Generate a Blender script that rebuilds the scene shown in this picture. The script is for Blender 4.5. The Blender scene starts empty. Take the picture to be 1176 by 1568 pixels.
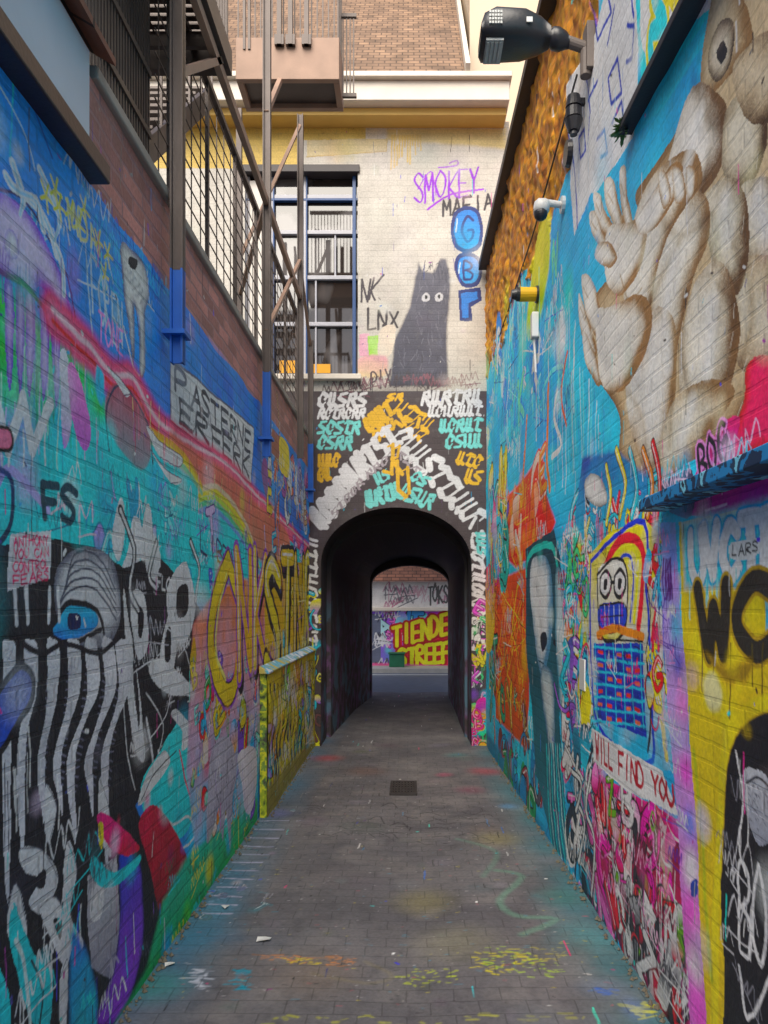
import bpy, math, numpy as np, bmesh
from math import sin, cos, pi, radians
FP=1132.0; VX,VY=625.0,925.0; H=1.6
rng=np.random.default_rng(7)
TAB=rng.random((256,256))
def vn(u,v,s,o=0):
    x=u/s+o*17.31+500; y=v/s+o*9.17+500
    xi=np.floor(x).astype(int); yi=np.floor(y).astype(int)
    fx=x-xi; fy=y-yi; fx=fx*fx*(3-2*fx); fy=fy*fy*(3-2*fy)
    a=TAB[xi&255,yi&255]; b=TAB[(xi+1)&255,yi&255]; c=TAB[xi&255,(yi+1)&255]; d=TAB[(xi+1)&255,(yi+1)&255]
    return (a*(1-fx)+b*fx)*(1-fy)+(c*(1-fx)+d*fx)*fy
def lin(c): return (np.array(c,float)/255.0)**2.2
def catmull(p,closed,n=5):
    p=np.array(p,float); m=len(p)
    if m<3: return p
    out=[]
    rngi=range(m) if closed else range(m-1)
    for i in rngi:
        if closed: p0,p1,p2,p3=p[(i-1)%m],p[i],p[(i+1)%m],p[(i+2)%m]
        else: p0,p1,p2,p3=p[max(i-1,0)],p[i],p[i+1],p[min(i+2,m-1)]
        for k in range(n):
            t=k/n
            out.append(.5*((2*p1)+(-p0+p2)*t+(2*p0-5*p1+4*p2-p3)*t*t+(-p0+3*p1-3*p2+p3)*t**3))
    if not closed: out.append(p[-1])
    return np.array(out)
def inside(px,py,poly):
    c=np.zeros(px.shape,bool); n=len(poly)
    for i in range(n):
        x1,y1=poly[i]; x2,y2=poly[(i+1)%n]
        if y1==y2: continue
        c^=((y1>py)!=(y2>py))&(px<(x2-x1)*(py-y1)/(y2-y1)+x1)
    return c
def segd(px,py,a,b):
    dx,dy=b[0]-a[0],b[1]-a[1]; L=dx*dx+dy*dy+1e-12
    t=np.clip(((px-a[0])*dx+(py-a[1])*dy)/L,0,1)
    return np.hypot(px-a[0]-t*dx,py-a[1]-t*dy)
FONT={'A':[[(0,0),(.5,1),(1,0)],[(.2,.38),(.8,.38)]],'B':[[(0,0),(0,1),(.8,.85),(.75,.6),(0,.5)],[(.3,.52),(1,.3),(.8,.02),(0,0)]],
'C':[[(1,.85),(.5,1),(0,.65),(0,.3),(.5,0),(1,.15)]],'D':[[(0,0),(0,1),(.7,.9),(1,.5),(.7,.08),(0,0)]],'E':[[(1,1),(0,1),(0,0),(1,0)],[(0,.5),(.8,.5)]],
'F':[[(1,1),(0,1),(0,0)],[(0,.5),(.8,.5)]],'G':[[(1,.85),(.5,1),(0,.6),(0,.3),(.5,0),(1,.2),(1,.45),(.55,.45)]],'H':[[(0,0),(0,1)],[(1,0),(1,1)],[(0,.5),(1,.5)]],
'I':[[(.5,0),(.5,1)]],'K':[[(0,0),(0,1)],[(1,1),(0,.45),(1,0)]],'L':[[(0,1),(0,0),(.9,0)]],'M':[[(0,0),(.1,1),(.5,.4),(.9,1),(1,0)]],'N':[[(0,0),(0,1),(1,0),(1,1)]],
'O':[[(.5,1),(0,.65),(0,.3),(.5,0),(1,.3),(1,.65),(.5,1)]],'P':[[(0,0),(0,1),(.8,.9),(.9,.6),(0,.45)]],'R':[[(0,0),(0,1),(.8,.9),(.8,.6),(0,.5),(1,0)]],
'S':[[(1,.85),(.4,1),(0,.75),(.9,.35),(.7,.02),(0,.12)]],'T':[[(0,1),(1,1)],[(.5,1),(.5,0)]],'U':[[(0,1),(0,.3),(.5,0),(1,.3),(1,1)]],'V':[[(0,1),(.5,0),(1,1)]],
'W':[[(0,1),(.25,0),(.5,.7),(.75,0),(1,1)]],'X':[[(0,0),(1,1)],[(0,1),(1,0)]],'Y':[[(0,1),(.5,.5),(1,1)],[(.5,.5),(.5,0)]],'Z':[[(0,1),(1,1),(0,0),(1,0)]],
'J':[[(.9,1),(.8,.2),(.4,0),(0,.25)]],' ':[]}
STRAIGHT=set('AEFHIKLMNTVWXYZ')
class Wall:
    flip=False
    def __init__(s,U,V,P,base):
        s.U=U; s.V=V; s.UU,s.VV=np.meshgrid(U,V); s.P=P
        s.WU=s.UU+.008*(vn(s.UU,s.VV,.09,1)-.5)+.004*(vn(s.UU,s.VV,.03,5)-.5)
        s.WV=s.VV+.008*(vn(s.UU,s.VV,.09,2)-.5)+.004*(vn(s.UU,s.VV,.03,6)-.5)
        s.C=np.zeros(s.UU.shape+(4,)); s.C[...,:3]=lin(base)
    def m(s,pts): return np.array([s.P(*p) for p in pts])
    def sl(s,p,pad):
        u0,v0=p.min(0)-pad; u1,v1=p.max(0)+pad
        a,b=np.searchsorted(s.U,[u0,u1]); c,d=np.searchsorted(s.V,[v0,v1])
        return (slice(c,d),slice(a,b)) if b>a and d>c else None
    def put(s,k,a,col):
        a=a[...,None]; s.C[k][...,:3]=s.C[k][...,:3]*(1-a)+col*a; s.C[k][...,3:]*=(1-a)
    def f(s,pts,col,col2=None,a=1.,soft=0,smooth=True,raw=False):
        p=np.array(pts,float) if raw else s.m(pts)
        if smooth: p=catmull(p,True,4)
        k=s.sl(p,soft+.015)
        if k is None: return
        u=s.WU[k]; v=s.WV[k]; ins=inside(u,v,p)
        if soft>0:
            d=np.full(u.shape,1e9)
            for i in range(len(p)): d=np.minimum(d,segd(u,v,p[i],p[(i+1)%len(p)]))
            d=np.where(ins,d,-d); al=np.clip(.5+d/(2*soft),0,1); al=al*al*(3-2*al)
            al=np.clip(al+(rng.random(al.shape)-.5)*al*(1-al),0,1)
        else: al=ins.astype(float)
        c=lin(col)
        if col2 is not None:
            t=np.clip((s.VV[k]-p[:,1].min())/(np.ptp(p[:,1])+1e-6)+(vn(u,v,.08,3)-.5)*.25,0,1)[...,None]
            c=lin(col)*t+lin(col2)*(1-t)
        s.put(k,al*a,c)
    def puff(s,pts,light,dark,R=.05,raw=False,hl=(0,0),blend=1.):
        p=catmull(np.array(pts,float) if raw else s.m(pts),True,4); k=s.sl(p,.015)
        if k is None: return
        u=s.WU[k]; v=s.WV[k]; ins=inside(u,v,p); d=np.full(u.shape,1e9)
        for i in range(len(p)): d=np.minimum(d,segd(u,v,p[i],p[(i+1)%len(p)]))
        t=np.clip(d/R,0,1); c0=p.mean(0)
        t=np.clip(t*.8+.2*(vn(u,v,.06,4))+hl[0]*(u-c0[0])+hl[1]*(v-c0[1]),0,1)
        t=np.clip(t+(rng.random(t.shape)-.5)*.14,0,1); t=(t*t*(3-2*t))[...,None]
        s.put(k,ins.astype(float)*blend,lin(light)*t+lin(dark)*(1-t))
    def s_(s,p,w,col,soft=.002,nib=False,a=1.):
        p=np.asarray(p,float); k=s.sl(p,w*.6+soft+.012)
        if k is None: return
        u=s.WU[k]; v=s.WV[k]; d=np.full(u.shape,1e9)
        for i in range(len(p)-1):
            ww=w
            if nib:
                an=math.atan2(p[i+1][1]-p[i][1],p[i+1][0]-p[i][0]); ww=w*(.22+.78*abs(sin(an-nib)))
            d=np.minimum(d,segd(u,v,p[i],p[i+1])-ww/2)
        s.put(k,np.clip(.5-d/(2*soft),0,1)*a,lin(col))
    def st(s,pts,w,col,smooth=True,raw=False,**kw):
        p=np.array(pts,float) if raw else s.m(pts)
        if smooth: p=catmull(p,False,4)
        s.s_(p,w,col,**kw)
    def spray(s,x,y,r,col,a=.8,raw=False,ru=None):
        c=np.array([x,y]) if raw else np.array(s.P(x,y)); ru=ru or r
        k=s.sl(np.array([c-[ru,r],c+[ru,r]]),0)
        if k is None: return
        d=np.hypot((s.UU[k]-c[0])/ru,(s.VV[k]-c[1])/r); al=np.clip(1-d,0,1); al=al*al*(3-2*al)
        al=np.clip(al+(rng.random(al.shape)-.5)*.5*al,0,1)
        s.put(k,al*a,lin(col))
    def drip(s,x,y,L,w,col,raw=False):
        c=(x,y) if raw else s.P(x,y)
        s.s_([(c[0],c[1]),(c[0]+rng.normal()*.004,c[1]-L)],w,col)
    def text(s,word,q,w,col,outline=None,ow=.01,shadow=None,hl=None,jit=.06,nib=False,raw=False,sm=True,col2=None):
        Q=np.array(q,float) if raw else s.m(q)
        TL,TR,BR,BL=Q; n=len(word); L=[]
        for i,ch in enumerate(word):
            dx=rng.normal()*jit/n*.6; dy=rng.normal()*jit*.6
            for ln in FONT.get(ch,[]):
                pp=[]
                for (x,y) in ln:
                    aa=(i+.12+.76*x)/n+dx+rng.normal()*jit*.12/n; bb=y+dy+rng.normal()*jit*.25
                    pp.append((BL*(1-aa)+BR*aa)*(1-bb)+(TL*(1-aa)+TR*aa)*bb)
                pp=np.array(pp)
                L.append(catmull(pp,False,4) if (sm and ch not in STRAIGHT) else pp)
        if shadow is not None:
            for p in L: s.s_(p+np.array([.35*w,-.45*w]),w+2*ow,shadow,nib=nib)
        if outline is not None:
            for p in L: s.s_(p,w+2*ow,outline,nib=nib)
        for j,p in enumerate(L): s.s_(p,w,col if (col2 is None or j%2) else col2,nib=nib)
        if hl is not None:
            for p in L: s.s_(p[:max(2,len(p)//2)]+np.array([-.15*w,.18*w]),w*.16,hl)
    def bubble(s,q,word,fill,fill2,out,w,hl=(255,255,255),ow=.012,shadow=(20,20,25)):
        s.text(word,q,w,fill,outline=out,ow=ow,shadow=shadow,hl=hl,col2=fill2)
    def chaos(s,q,pal,n,size=.12,seed=1,out=(20,20,24)):
        r=np.random.default_rng(seed); TL,TR,BR,BL=s.m(q)
        for _ in range(n):
            a,b=r.random(2); c=(BL*(1-a)+BR*a)*(1-b)+(TL*(1-a)+TR*a)*b
            z=size*(.4+r.random()*.9); col=pal[r.integers(len(pal))]; col2=pal[r.integers(len(pal))]; kind=r.integers(7); an=r.random()*6.28
            if kind==0:
                m=6; t=np.linspace(0,2*pi,m,endpoint=False)+an; rr=z*.5*(.6+r.random(m)*.6)
                pl=np.stack([c[0]+rr*np.cos(t),c[1]+rr*np.sin(t)*1.2],1); s.f(pl,col,col2,raw=True)
                if r.random()<.5: s.st(np.vstack([pl,pl[:1]]),z*.05+.003,out,raw=True)
            elif kind in(1,2,6):
                ch='ABCEGKMNORSTWYZ'[r.integers(15)]
                ta=r.normal()*.3; d=np.array([cos(ta),sin(ta)]); e=np.array([-d[1],d[0]])
                Q=[c-d*z*.5+e*z*.6,c+d*z*.5+e*z*.6,c+d*z*.5-e*z*.6,c-d*z*.5-e*z*.6]
                if s.flip: Q=[Q[1],Q[0],Q[3],Q[2]]
                s.text(ch,Q,z*.24,col,outline=out,ow=z*.05,raw=True,hl=(240,240,240) if r.random()<.6 else None,jit=.03,shadow=col2 if r.random()<.5 else None)
            elif kind==3:
                cu=r.normal()*1.6; P=[c.copy()]; dd=an
                for _k in range(6): dd+=cu/3; P.append(P[-1]+z*.3*np.array([cos(dd),sin(dd)*1.3]))
                if r.random()<.7: s.st(P,z*.13+.008,out,raw=True)
                s.st(P,z*.10,col,raw=True)
            elif kind==4:
                s.spray(c[0],c[1],z*.8,col,.7,raw=True)
            else:
                cu=r.normal()*2; P=[c.copy()]; dd=an
                for _k in range(5): dd+=cu/2; P.append(P[-1]+z*.25*np.array([cos(dd),sin(dd)]))
                s.st(P,z*.05+.004,col2,raw=True,nib=.8)
                for _k in range(3): s.drip(c[0]+r.normal()*z*.3,c[1],z*(.5+r.random()*1.5),.006,col,raw=True)
    def tags(s,q,n,size,pal,seed=0,w=.007):
        r=np.random.default_rng(seed); TL,TR,BR,BL=s.m(q)
        for _ in range(n):
            a,b=r.random(2); c=(BL*(1-a)+BR*a)*(1-b)+(TL*(1-a)+TR*a)*b; z=size*(.6+r.random()*.9); m=int(5+r.integers(6))
            sl=r.normal()*.15; P=[]
            for i in range(m):
                x=i*z*.22+r.normal()*z*.06; P.append(c+np.array([x,x*sl+(z*.35 if i%2 else -z*.2)*(.5+r.random())]))
            col=pal[r.integers(len(pal))]; s.st(P,w*(.6+.8*r.random()),col,raw=True,nib=.7,a=.9)
            if r.random()<.5: s.st([P[0]+[0,-z*.35],P[-1]+[z*.2,-z*.3]],w*.7,col,raw=True,smooth=False)
            if r.random()<.35: s.drip(P[1][0],P[1][1],z*(.5+r.random()),w*.6,col,raw=True)
    def weather(s,n,seed,rr=(.03,.16),al=.32):
        r=np.random.default_rng(seed)
        for _ in range(n):
            u=s.U[r.integers(len(s.U))]; v=s.V[0]+(s.V[-1]-s.V[0])*r.random(); rad=rr[0]+(rr[1]-rr[0])*r.random()**2
            i=np.searchsorted(s.V,v); j=np.searchsorted(s.U,u); i=min(i,len(s.V)-1); j=min(j,len(s.U)-1)
            c=s.C[i,j,:3]; f_=np.array([1,1,1])*(.6+r.random()*1.1)+r.normal(0,.12,3)
            cc=np.clip(c*f_+.01,0,1)**(1/2.2)*255
            s.spray(u+r.normal()*rad*.6,v+r.normal()*rad*.6,rad,cc,al,raw=True,ru=rad*(.6+r.random()*.8))
        for _ in range(n):
            u=s.U[r.integers(len(s.U))]; v=s.V[0]+(s.V[-1]-s.V[0])*r.random()
            g=r.integers(40,235); col=[(g,g,g),(235,235,235),(30,30,34),(g,60,120),(60,g,200)][r.integers(5)]
            if r.random()<.5: s.drip(u,v,.03+r.random()*.16,.003+.004*r.random(),col,raw=True)
            else: s.st([(u,v),(u+r.normal()*.01,v+r.normal()*.01)],.004+.01*r.random(),col,raw=True)

def grid_mesh(name,PX,C,keep=None,mat=None,parent=None,gain=2.4,sat=1.28):
    C=C.copy()
    if gain: 
        C[...,:3]=.9*(1-np.exp(-gain*C[...,:3]/.9)); l=C[...,:3]@np.array([.3,.6,.1]); C[...,:3]=np.clip(l[...,None]+sat*(C[...,:3]-l[...,None]),.010,.9)
    R,K=PX.shape[:2]; idx=np.arange(R*K).reshape(R,K)
    q=np.stack([idx[:-1,:-1],idx[:-1,1:],idx[1:,1:],idx[1:,:-1]],-1)
    q=q[keep] if keep is not None else q.reshape(-1,4)
    me=bpy.data.meshes.new(name); me.vertices.add(R*K); me.vertices.foreach_set('co',PX.reshape(-1).astype(np.float32))
    n=len(q); me.loops.add(n*4); me.loops.foreach_set('vertex_index',q.reshape(-1).astype(np.int32))
    me.polygons.add(n); me.polygons.foreach_set('loop_start',(np.arange(n)*4).astype(np.int32)); me.polygons.foreach_set('loop_total',np.full(n,4,np.int32))
    me.update(calc_edges=True)
    ca=me.color_attributes.new(name='paint',type='FLOAT_COLOR',domain='POINT')
    ca.data.foreach_set('color',np.clip(C,0,1).reshape(-1).astype(np.float32))
    ob=bpy.data.objects.new(name,me); bpy.context.collection.objects.link(ob)
    if mat: me.materials.append(mat)
    if parent: ob.parent=parent
    return ob
def empty(name,loc=(0,0,0)):
    e=bpy.data.objects.new(name,None); bpy.context.collection.objects.link(e); return e
class N:
    def __init__(s,name):
        s.m=bpy.data.materials.new(name); s.m.use_nodes=True; s.t=s.m.node_tree; s.b=s.t.nodes['Principled BSDF']
    def n(s,ty,**k):
        x=s.t.nodes.new(ty)
        for a,b in k.items(): setattr(x,a,b)
        return x
    def l(s,a,b): s.t.links.new(a,b)
def noise(M,scale,detail=2):
    x=M.n('ShaderNodeTexNoise'); x.inputs['Scale'].default_value=scale; x.inputs['Detail'].default_value=detail
    g=M.n('ShaderNodeNewGeometry'); M.l(g.outputs['Position'],x.inputs['Vector']); return x
def mix(M,ty,f,a,b):
    x=M.n('ShaderNodeMix',data_type='RGBA',blend_type=ty)
    for i,v in ((0,f),(6,a),(7,b)):
        if hasattr(v,'links') or hasattr(v,'is_linked'): M.l(v,x.inputs[i])
        elif i==0: x.inputs[i].default_value=v
        else: x.inputs[i].default_value=(v if isinstance(v,tuple) else (v,v,v))+(1,)
    return x.outputs[2]
def rampf(M,src,lo,hi,a,b):
    x=M.n('ShaderNodeMapRange'); M.l(src,x.inputs[0])
    for i,v in enumerate((lo,hi,a,b)): x.inputs[i+1].default_value=v
    return x.outputs[0]
def painted(name,axes,bw=.22,rh=.072,mort=.009,bump=.5,rough=.6,mdark=.8,bumpd=.006,dust=.08):
    M=N(name); at=M.n('ShaderNodeAttribute',attribute_name='paint')
    g=M.n('ShaderNodeNewGeometry'); sp=M.n('ShaderNodeSeparateXYZ'); cb=M.n('ShaderNodeCombineXYZ')
    M.l(g.outputs['Position'],sp.inputs[0]); M.l(sp.outputs[axes[0]],cb.inputs[0]); M.l(sp.outputs[axes[1]],cb.inputs[1])
    nz=noise(M,9,1); wv=M.n('ShaderNodeVectorMath',operation='SCALE'); M.l(nz.outputs['Color'],wv.inputs[0]); wv.inputs['Scale'].default_value=.012
    ad=M.n('ShaderNodeVectorMath',operation='ADD'); M.l(cb.outputs[0],ad.inputs[0]); M.l(wv.outputs[0],ad.inputs[1])
    br=M.n('ShaderNodeTexBrick'); M.l(ad.outputs[0],br.inputs['Vector'])
    br.inputs['Scale'].default_value=1; br.inputs['Brick Width'].default_value=bw; br.inputs['Row Height'].default_value=rh
    br.inputs['Mortar Size'].default_value=mort; br.inputs['Mortar Smooth'].default_value=.4
    br.inputs['Color1'].default_value=(1.2,1.15,1.1,1); br.inputs['Color2'].default_value=(.6,.56,.55,1); br.inputs['Mortar'].default_value=(.85,1.0,1.15,1)
    c=mix(M,'MULTIPLY',at.outputs['Alpha'],at.outputs['Color'],br.outputs['Color'])
    n1=noise(M,3.5,4); n2=noise(M,60,2)
    md=rampf(M,br.outputs['Fac'],0,1,1,mdark)
    a1=M.n('ShaderNodeMath',operation='MULTIPLY'); M.l(md,a1.inputs[0]); M.l(rampf(M,n1.outputs['Fac'],.3,.75,1.1,.84),a1.inputs[1])
    a2=M.n('ShaderNodeMath',operation='MULTIPLY'); M.l(a1.outputs[0],a2.inputs[0]); M.l(rampf(M,n2.outputs['Fac'],.35,.7,1.08,.86),a2.inputs[1])
    c=mix(M,'MULTIPLY',1.0,c,a2.outputs[0])
    n3=noise(M,14,5); c=mix(M,'MIX',rampf(M,n3.outputs['Fac'],.60,.68,0,dust),c,(.22,.21,.20))
    M.l(c,M.b.inputs['Base Color']); M.b.inputs['Roughness'].default_value=rough
    h=M.n('ShaderNodeMath',operation='MULTIPLY_ADD'); M.l(br.outputs['Fac'],h.inputs[0]); h.inputs[1].default_value=-1.0; M.l(n2.outputs['Fac'],h.inputs[2])
    bp=M.n('ShaderNodeBump'); bp.inputs['Strength'].default_value=bump; bp.inputs['Distance'].default_value=bumpd
    M.l(h.outputs[0],bp.inputs['Height']); M.l(bp.outputs[0],M.b.inputs['Normal'])
    return M.m
def simple(name,col,rough=.6,metal=0,var=.25,scale=6,bump=.2):
    M=N(name); nn=noise(M,scale,4); c=lin(col)
    a=tuple(np.clip(c*(1-var),0,1)); b=tuple(np.clip(c*(1+var),0,1))
    M.l(mix(M,'MIX',nn.outputs['Fac'],a,b),M.b.inputs['Base Color']); M.b.inputs['Roughness'].default_value=rough; M.b.inputs['Metallic'].default_value=metal
    n2=noise(M,scale*12,2); bp=M.n('ShaderNodeBump'); bp.inputs['Strength'].default_value=bump; bp.inputs['Distance'].default_value=.004
    M.l(n2.outputs['Fac'],bp.inputs['Height']); M.l(bp.outputs[0],M.b.inputs['Normal'])
    return M.m
def brickmat(name,c1,c2,mortar,axes,bw,rh,ms=.008,bump=.5):
    M=N(name); g=M.n('ShaderNodeNewGeometry'); sp=M.n('ShaderNodeSeparateXYZ'); cb=M.n('ShaderNodeCombineXYZ')
    M.l(g.outputs['Position'],sp.inputs[0]); M.l(sp.outputs[axes[0]],cb.inputs[0]); M.l(sp.outputs[axes[1]],cb.inputs[1])
    br=M.n('ShaderNodeTexBrick'); M.l(cb.outputs[0],br.inputs['Vector']); br.inputs['Scale'].default_value=1
    br.inputs['Brick Width'].default_value=bw; br.inputs['Row Height'].default_value=rh; br.inputs['Mortar Size'].default_value=ms
    for k,v in(('Color1',c1),('Color2',c2),('Mortar',mortar)): br.inputs[k].default_value=tuple(lin(v))+(1,)
    n1=noise(M,4,4); M.l(mix(M,'MULTIPLY',1.0,br.outputs['Color'],rampf(M,n1.outputs['Fac'],.3,.7,1.2,.65)),M.b.inputs['Base Color'])
    bp=M.n('ShaderNodeBump'); bp.inputs['Strength'].default_value=bump; bp.inputs['Distance'].default_value=.01; bp.invert=True
    M.l(br.outputs['Fac'],bp.inputs['Height']); M.l(bp.outputs[0],M.b.inputs['Normal']); M.b.inputs['Roughness'].default_value=.8
    return M.m
class MB:
    def __init__(s): s.v=[]; s.f=[]
    def box(s,x0,x1,y0,y1,z0,z1):
        b=len(s.v); s.v+=[(x,y,z) for z in(z0,z1) for y in(y0,y1) for x in(x0,x1)]
        s.f+=[tuple(b+i for i in q) for q in((0,2,3,1),(4,5,7,6),(0,1,5,4),(2,6,7,3),(0,4,6,2),(1,3,7,5))]
    def beam(s,a,b,w,h=None):
        from mathutils import Vector
        a=Vector(a); b=Vector(b); h=h or w; d=(b-a).normalized(); up=Vector((0,0,1)) if abs(d.z)<.95 else Vector((0,1,0))
        r=d.cross(up).normalized()*w/2; u=r.cross(d).normalized()*h/2; n=len(s.v)
        for c in(a,b): s.v+=[tuple(c+i*r+j*u) for i,j in((-1,-1),(1,-1),(1,1),(-1,1))]
        s.f+=[tuple(n+i for i in q) for q in((0,1,2,3),(7,6,5,4),(0,4,5,1),(1,5,6,2),(2,6,7,3),(3,7,4,0))]
    def cyl(s,a,b,r0,r1=None,n=14):
        from mathutils import Vector
        a=Vector(a); b=Vector(b); r1=r0 if r1 is None else r1; d=(b-a).normalized(); up=Vector((0,0,1)) if abs(d.z)<.95 else Vector((0,1,0))
        e=d.cross(up).normalized(); g=e.cross(d); k=len(s.v)
        for c,r in((a,r0),(b,r1)):
            for i in range(n):
                t=2*pi*i/n; s.v.append(tuple(c+e*r*cos(t)+g*r*sin(t)))
        for i in range(n): j=(i+1)%n; s.f.append((k+i,k+j,k+n+j,k+n+i))
        s.f.append(tuple(k+i for i in range(n))[::-1]); s.f.append(tuple(k+n+i for i in range(n)))
    def ob(s,name,mat,parent=None,bevel=0,smooth=False):
        me=bpy.data.meshes.new(name); me.from_pydata(s.v,[],s.f); me.update()
        o=bpy.data.objects.new(name,me); bpy.context.collection.objects.link(o); me.materials.append(mat)
        if bevel:
            m=o.modifiers.new('b','BEVEL'); m.width=bevel; m.segments=2; m.limit_method='ANGLE'
        if smooth:
            for p in me.polygons: p.use_smooth=True
        if parent: o.parent=parent
        return o
W_=(236,236,240); K_=(26,26,30)
# ============================ LEFT WALL ============================
Pl=lambda x,y:(1.1*FP/(VX-min(x,610)), H+(VY-y)*(1.1*FP/(VX-min(x,610)))/FP)
UL=np.concatenate([np.linspace(-3,1.9,110,endpoint=False),np.exp(np.linspace(math.log(1.9),math.log(8.2),640))])
VL=np.linspace(-.05,3.42,880)
L=Wall(UL,VL,Pl,(16,104,200))
u,v=L.UU,L.VV
t=np.clip((vn(u,v,.5,7)-.3)*1.8,0,1)[...,None]; L.C[...,:3]=lin((4,80,184))*t+lin((8,112,216))*(1-t)
k=(v>3.0+.05*vn(u,v,.3,9)+.01*u)&(u>2.0); L.C[k,:3]=lin((146,96,92)); L.C[k,3]=1
k2=(v>2.78)&(v<3.08)&(u>3.2)&(vn(u,v,.12,3)>.45); L.C[k2,:3]=L.C[k2,:3]*.6+lin((70,110,190))*.4
L.tags([(0,80),(250,430),(250,560),(0,300)],26,.12,[(20,120,225),(10,70,170),(70,160,235),(200,215,240)],119,.008)
L.f([(-400,420),(0,430),(60,500),(130,560),(180,650),(120,720),(0,720),(-400,720)],(30,195,70),(10,165,100),soft=.05,smooth=False)
L.f([(-600,690),(0,680),(120,650),(200,640),(300,700),(400,790),(490,870),(490,1010),(300,920),(190,900),(0,870),(-600,870)],(30,205,212),(8,172,188),soft=.05,smooth=False)
for x,y,r,c in((30,640,.18,(120,110,225)),(40,735,.14,(165,150,240)),(95,640,.15,(60,150,220)),(330,800,.2,(140,110,210)),(150,700,.15,(0,160,180)),(240,740,.2,(20,130,205)),(60,560,.16,(30,185,60)),(440,830,.3,(90,160,220)),(0,560,.12,(20,155,60)),(130,640,.16,(90,215,190)),(110,760,.1,(200,240,245)),(160,770,.12,(20,120,170)),(20,600,.1,(90,220,120))): L.spray(x,y,r,c)
for i in range(40): L.drip(rng.random()*150,500+rng.random()*150,.05+rng.random()*.2,.006,[(30,150,70),(160,230,190),(20,130,160),(180,160,235)][i%4])
L.puff([(-60,290),(10,300),(45,330),(75,385),(100,440),(112,500),(98,505),(72,450),(55,440),(48,480),(30,440),(0,420),(-60,400)],(205,180,242),(90,50,170),.07)
for i,x in enumerate((5,22,38,60,78)):
    L.puff([(x,430+i*8),(x+12,440+i*8),(x+14,520+i*12),(x+8,600+i*6),(x+2,560),(x,500)],(185,160,228),(70,50,160),.035)
L.puff([(8,350),(22,360),(26,390),(14,395),(4,375)],W_,(120,100,180),.03)
for i in range(26): 
    x=-10+i*4.4; L.drip(x,330+i*6+rng.random()*60,.06+rng.random()*.1,.005,(90,60,150))
L.st([(0,415),(40,440),(75,480),(110,520)],.02,(60,30,80))
L.st([(-20,290),(30,300),(70,360),(105,430),(118,510)],.010,(30,20,60))
for p in ([(20,250),(35,300),(30,330)],[(40,300),(70,340),(85,390)],[(60,260),(90,330),(80,370)],[(85,380),(95,410),(98,450)],[(10,270),(25,290),(55,310),(65,350)]):
    L.st(p,.035,(225,235,245),nib=.8); L.st(p,.010,(130,180,230))
for x,y in((70,300),(85,290),(108,325),(120,345),(150,370),(160,420),(128,320),(165,390),(90,315)):
    for a in range(5):
        c=L.P(x,y); L.st([c,(c[0]+.04*cos(a*1.256),c[1]+.045*sin(a*1.256))],.012,(210,205,80) if a%2 else (240,215,110),raw=True)
L.text('MDA',[(100,300),(145,345),(150,385),(105,350)],.012,(225,215,130))
L.text('FOREN',[(138,400),(188,462),(190,530),(142,490)],.012,(170,205,250),jit=.12); L.st([(132,400),(138,480),(142,520)],.010,(160,200,245))
L.text('TONE',[(150,480),(190,508),(190,545),(150,520)],.010,(250,120,210),jit=.12)
L.puff([(186,372),(203,382),(222,405),(230,450),(224,480),(224,560),(216,575),(212,500),(207,470),(206,560),(198,500),(188,430)],(232,228,216),(60,66,96),.06)
for i in range(14): L.st([(192+i*2.2,400+i*3),(194+i*2.2,425+i*4)],.004,(90,90,100))
L.f([(200,392),(212,400),(208,412),(198,405)],K_); L.st([(190,500),(205,560),(215,575)],.01,(235,235,230))
L.f([(262,548),(388,655),(386,742),(262,645)],(222,224,226),(198,198,208),smooth=False)
L.st([(262,548),(388,655),(386,742),(262,645),(262,548)],.014,(70,70,84),smooth=False)
L.text('PASTERNE',[(268,564),(384,662),(384,692),(268,600)],.028,(45,45,52),jit=.07); L.text('ERFERK',[(272,608),(384,700),(384,732),(272,642)],.026,(45,45,52),jit=.07)
for x in(280,290,300,310,322,330,340,350,360,372): L.drip(x,620+(x-290)*.9-rng.random()*20,.1+rng.random()*.1,.008,(70,70,78))
L.tags([(262,548),(388,655),(386,742),(262,645)],8,.08,[(150,150,165),(100,100,110)],120,.005)
rb=[(80,480),(140,540),(175,580),(205,585),(235,640),(260,665),(300,690),(350,720),(400,770),(440,810),(490,860)]
L.st(rb,.15,(165,30,56),soft=.025); L.st(rb,.11,(240,80,108),soft=.02); L.st([(x,y-6) for x,y in rb],.02,(255,170,185),soft=.006); L.st([(x,y+12) for x,y in rb],.016,(210,50,44),soft=.005)
L.f([(262,660),(300,690),(350,725),(400,775),(440,815),(440,860),(400,860),(350,790),(310,745),(262,700)],(210,86,76),(150,110,90),soft=.03)
for j,(c) in enumerate(((222,180,140),(235,205,70),(160,200,80),(80,170,115),(90,120,195))):
    L.st([(305,752+j*8),(330,745+j*9),(360,775+j*9),(385,820+j*8),(400,880)],.03,c,soft=.006)
for j,c in enumerate(((220,140,50),(235,200,80),(110,180,130))): L.st([(222,655+j*8),(250,672+j*9),(285,700+j*9),(310,745+j*5)],.03,c,soft=.006)
L.f([(165,600),(190,590),(225,640),(232,700),(215,720),(185,690),(165,650)],(140,56,70),(100,120,130),soft=.01); L.st([(168,690),(165,620),(190,590),(228,650),(235,710)],.012,(40,40,60))
L.f([(148,560),(160,575),(158,620),(148,600)],(30,150,205),soft=.008); L.f([(92,540),(105,550),(112,640),(100,690),(94,620)],(225,225,245),(140,90,190)); L.f([(105,560),(120,570),(140,660),(130,690),(112,640)],(240,110,185),(150,80,180))
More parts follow.
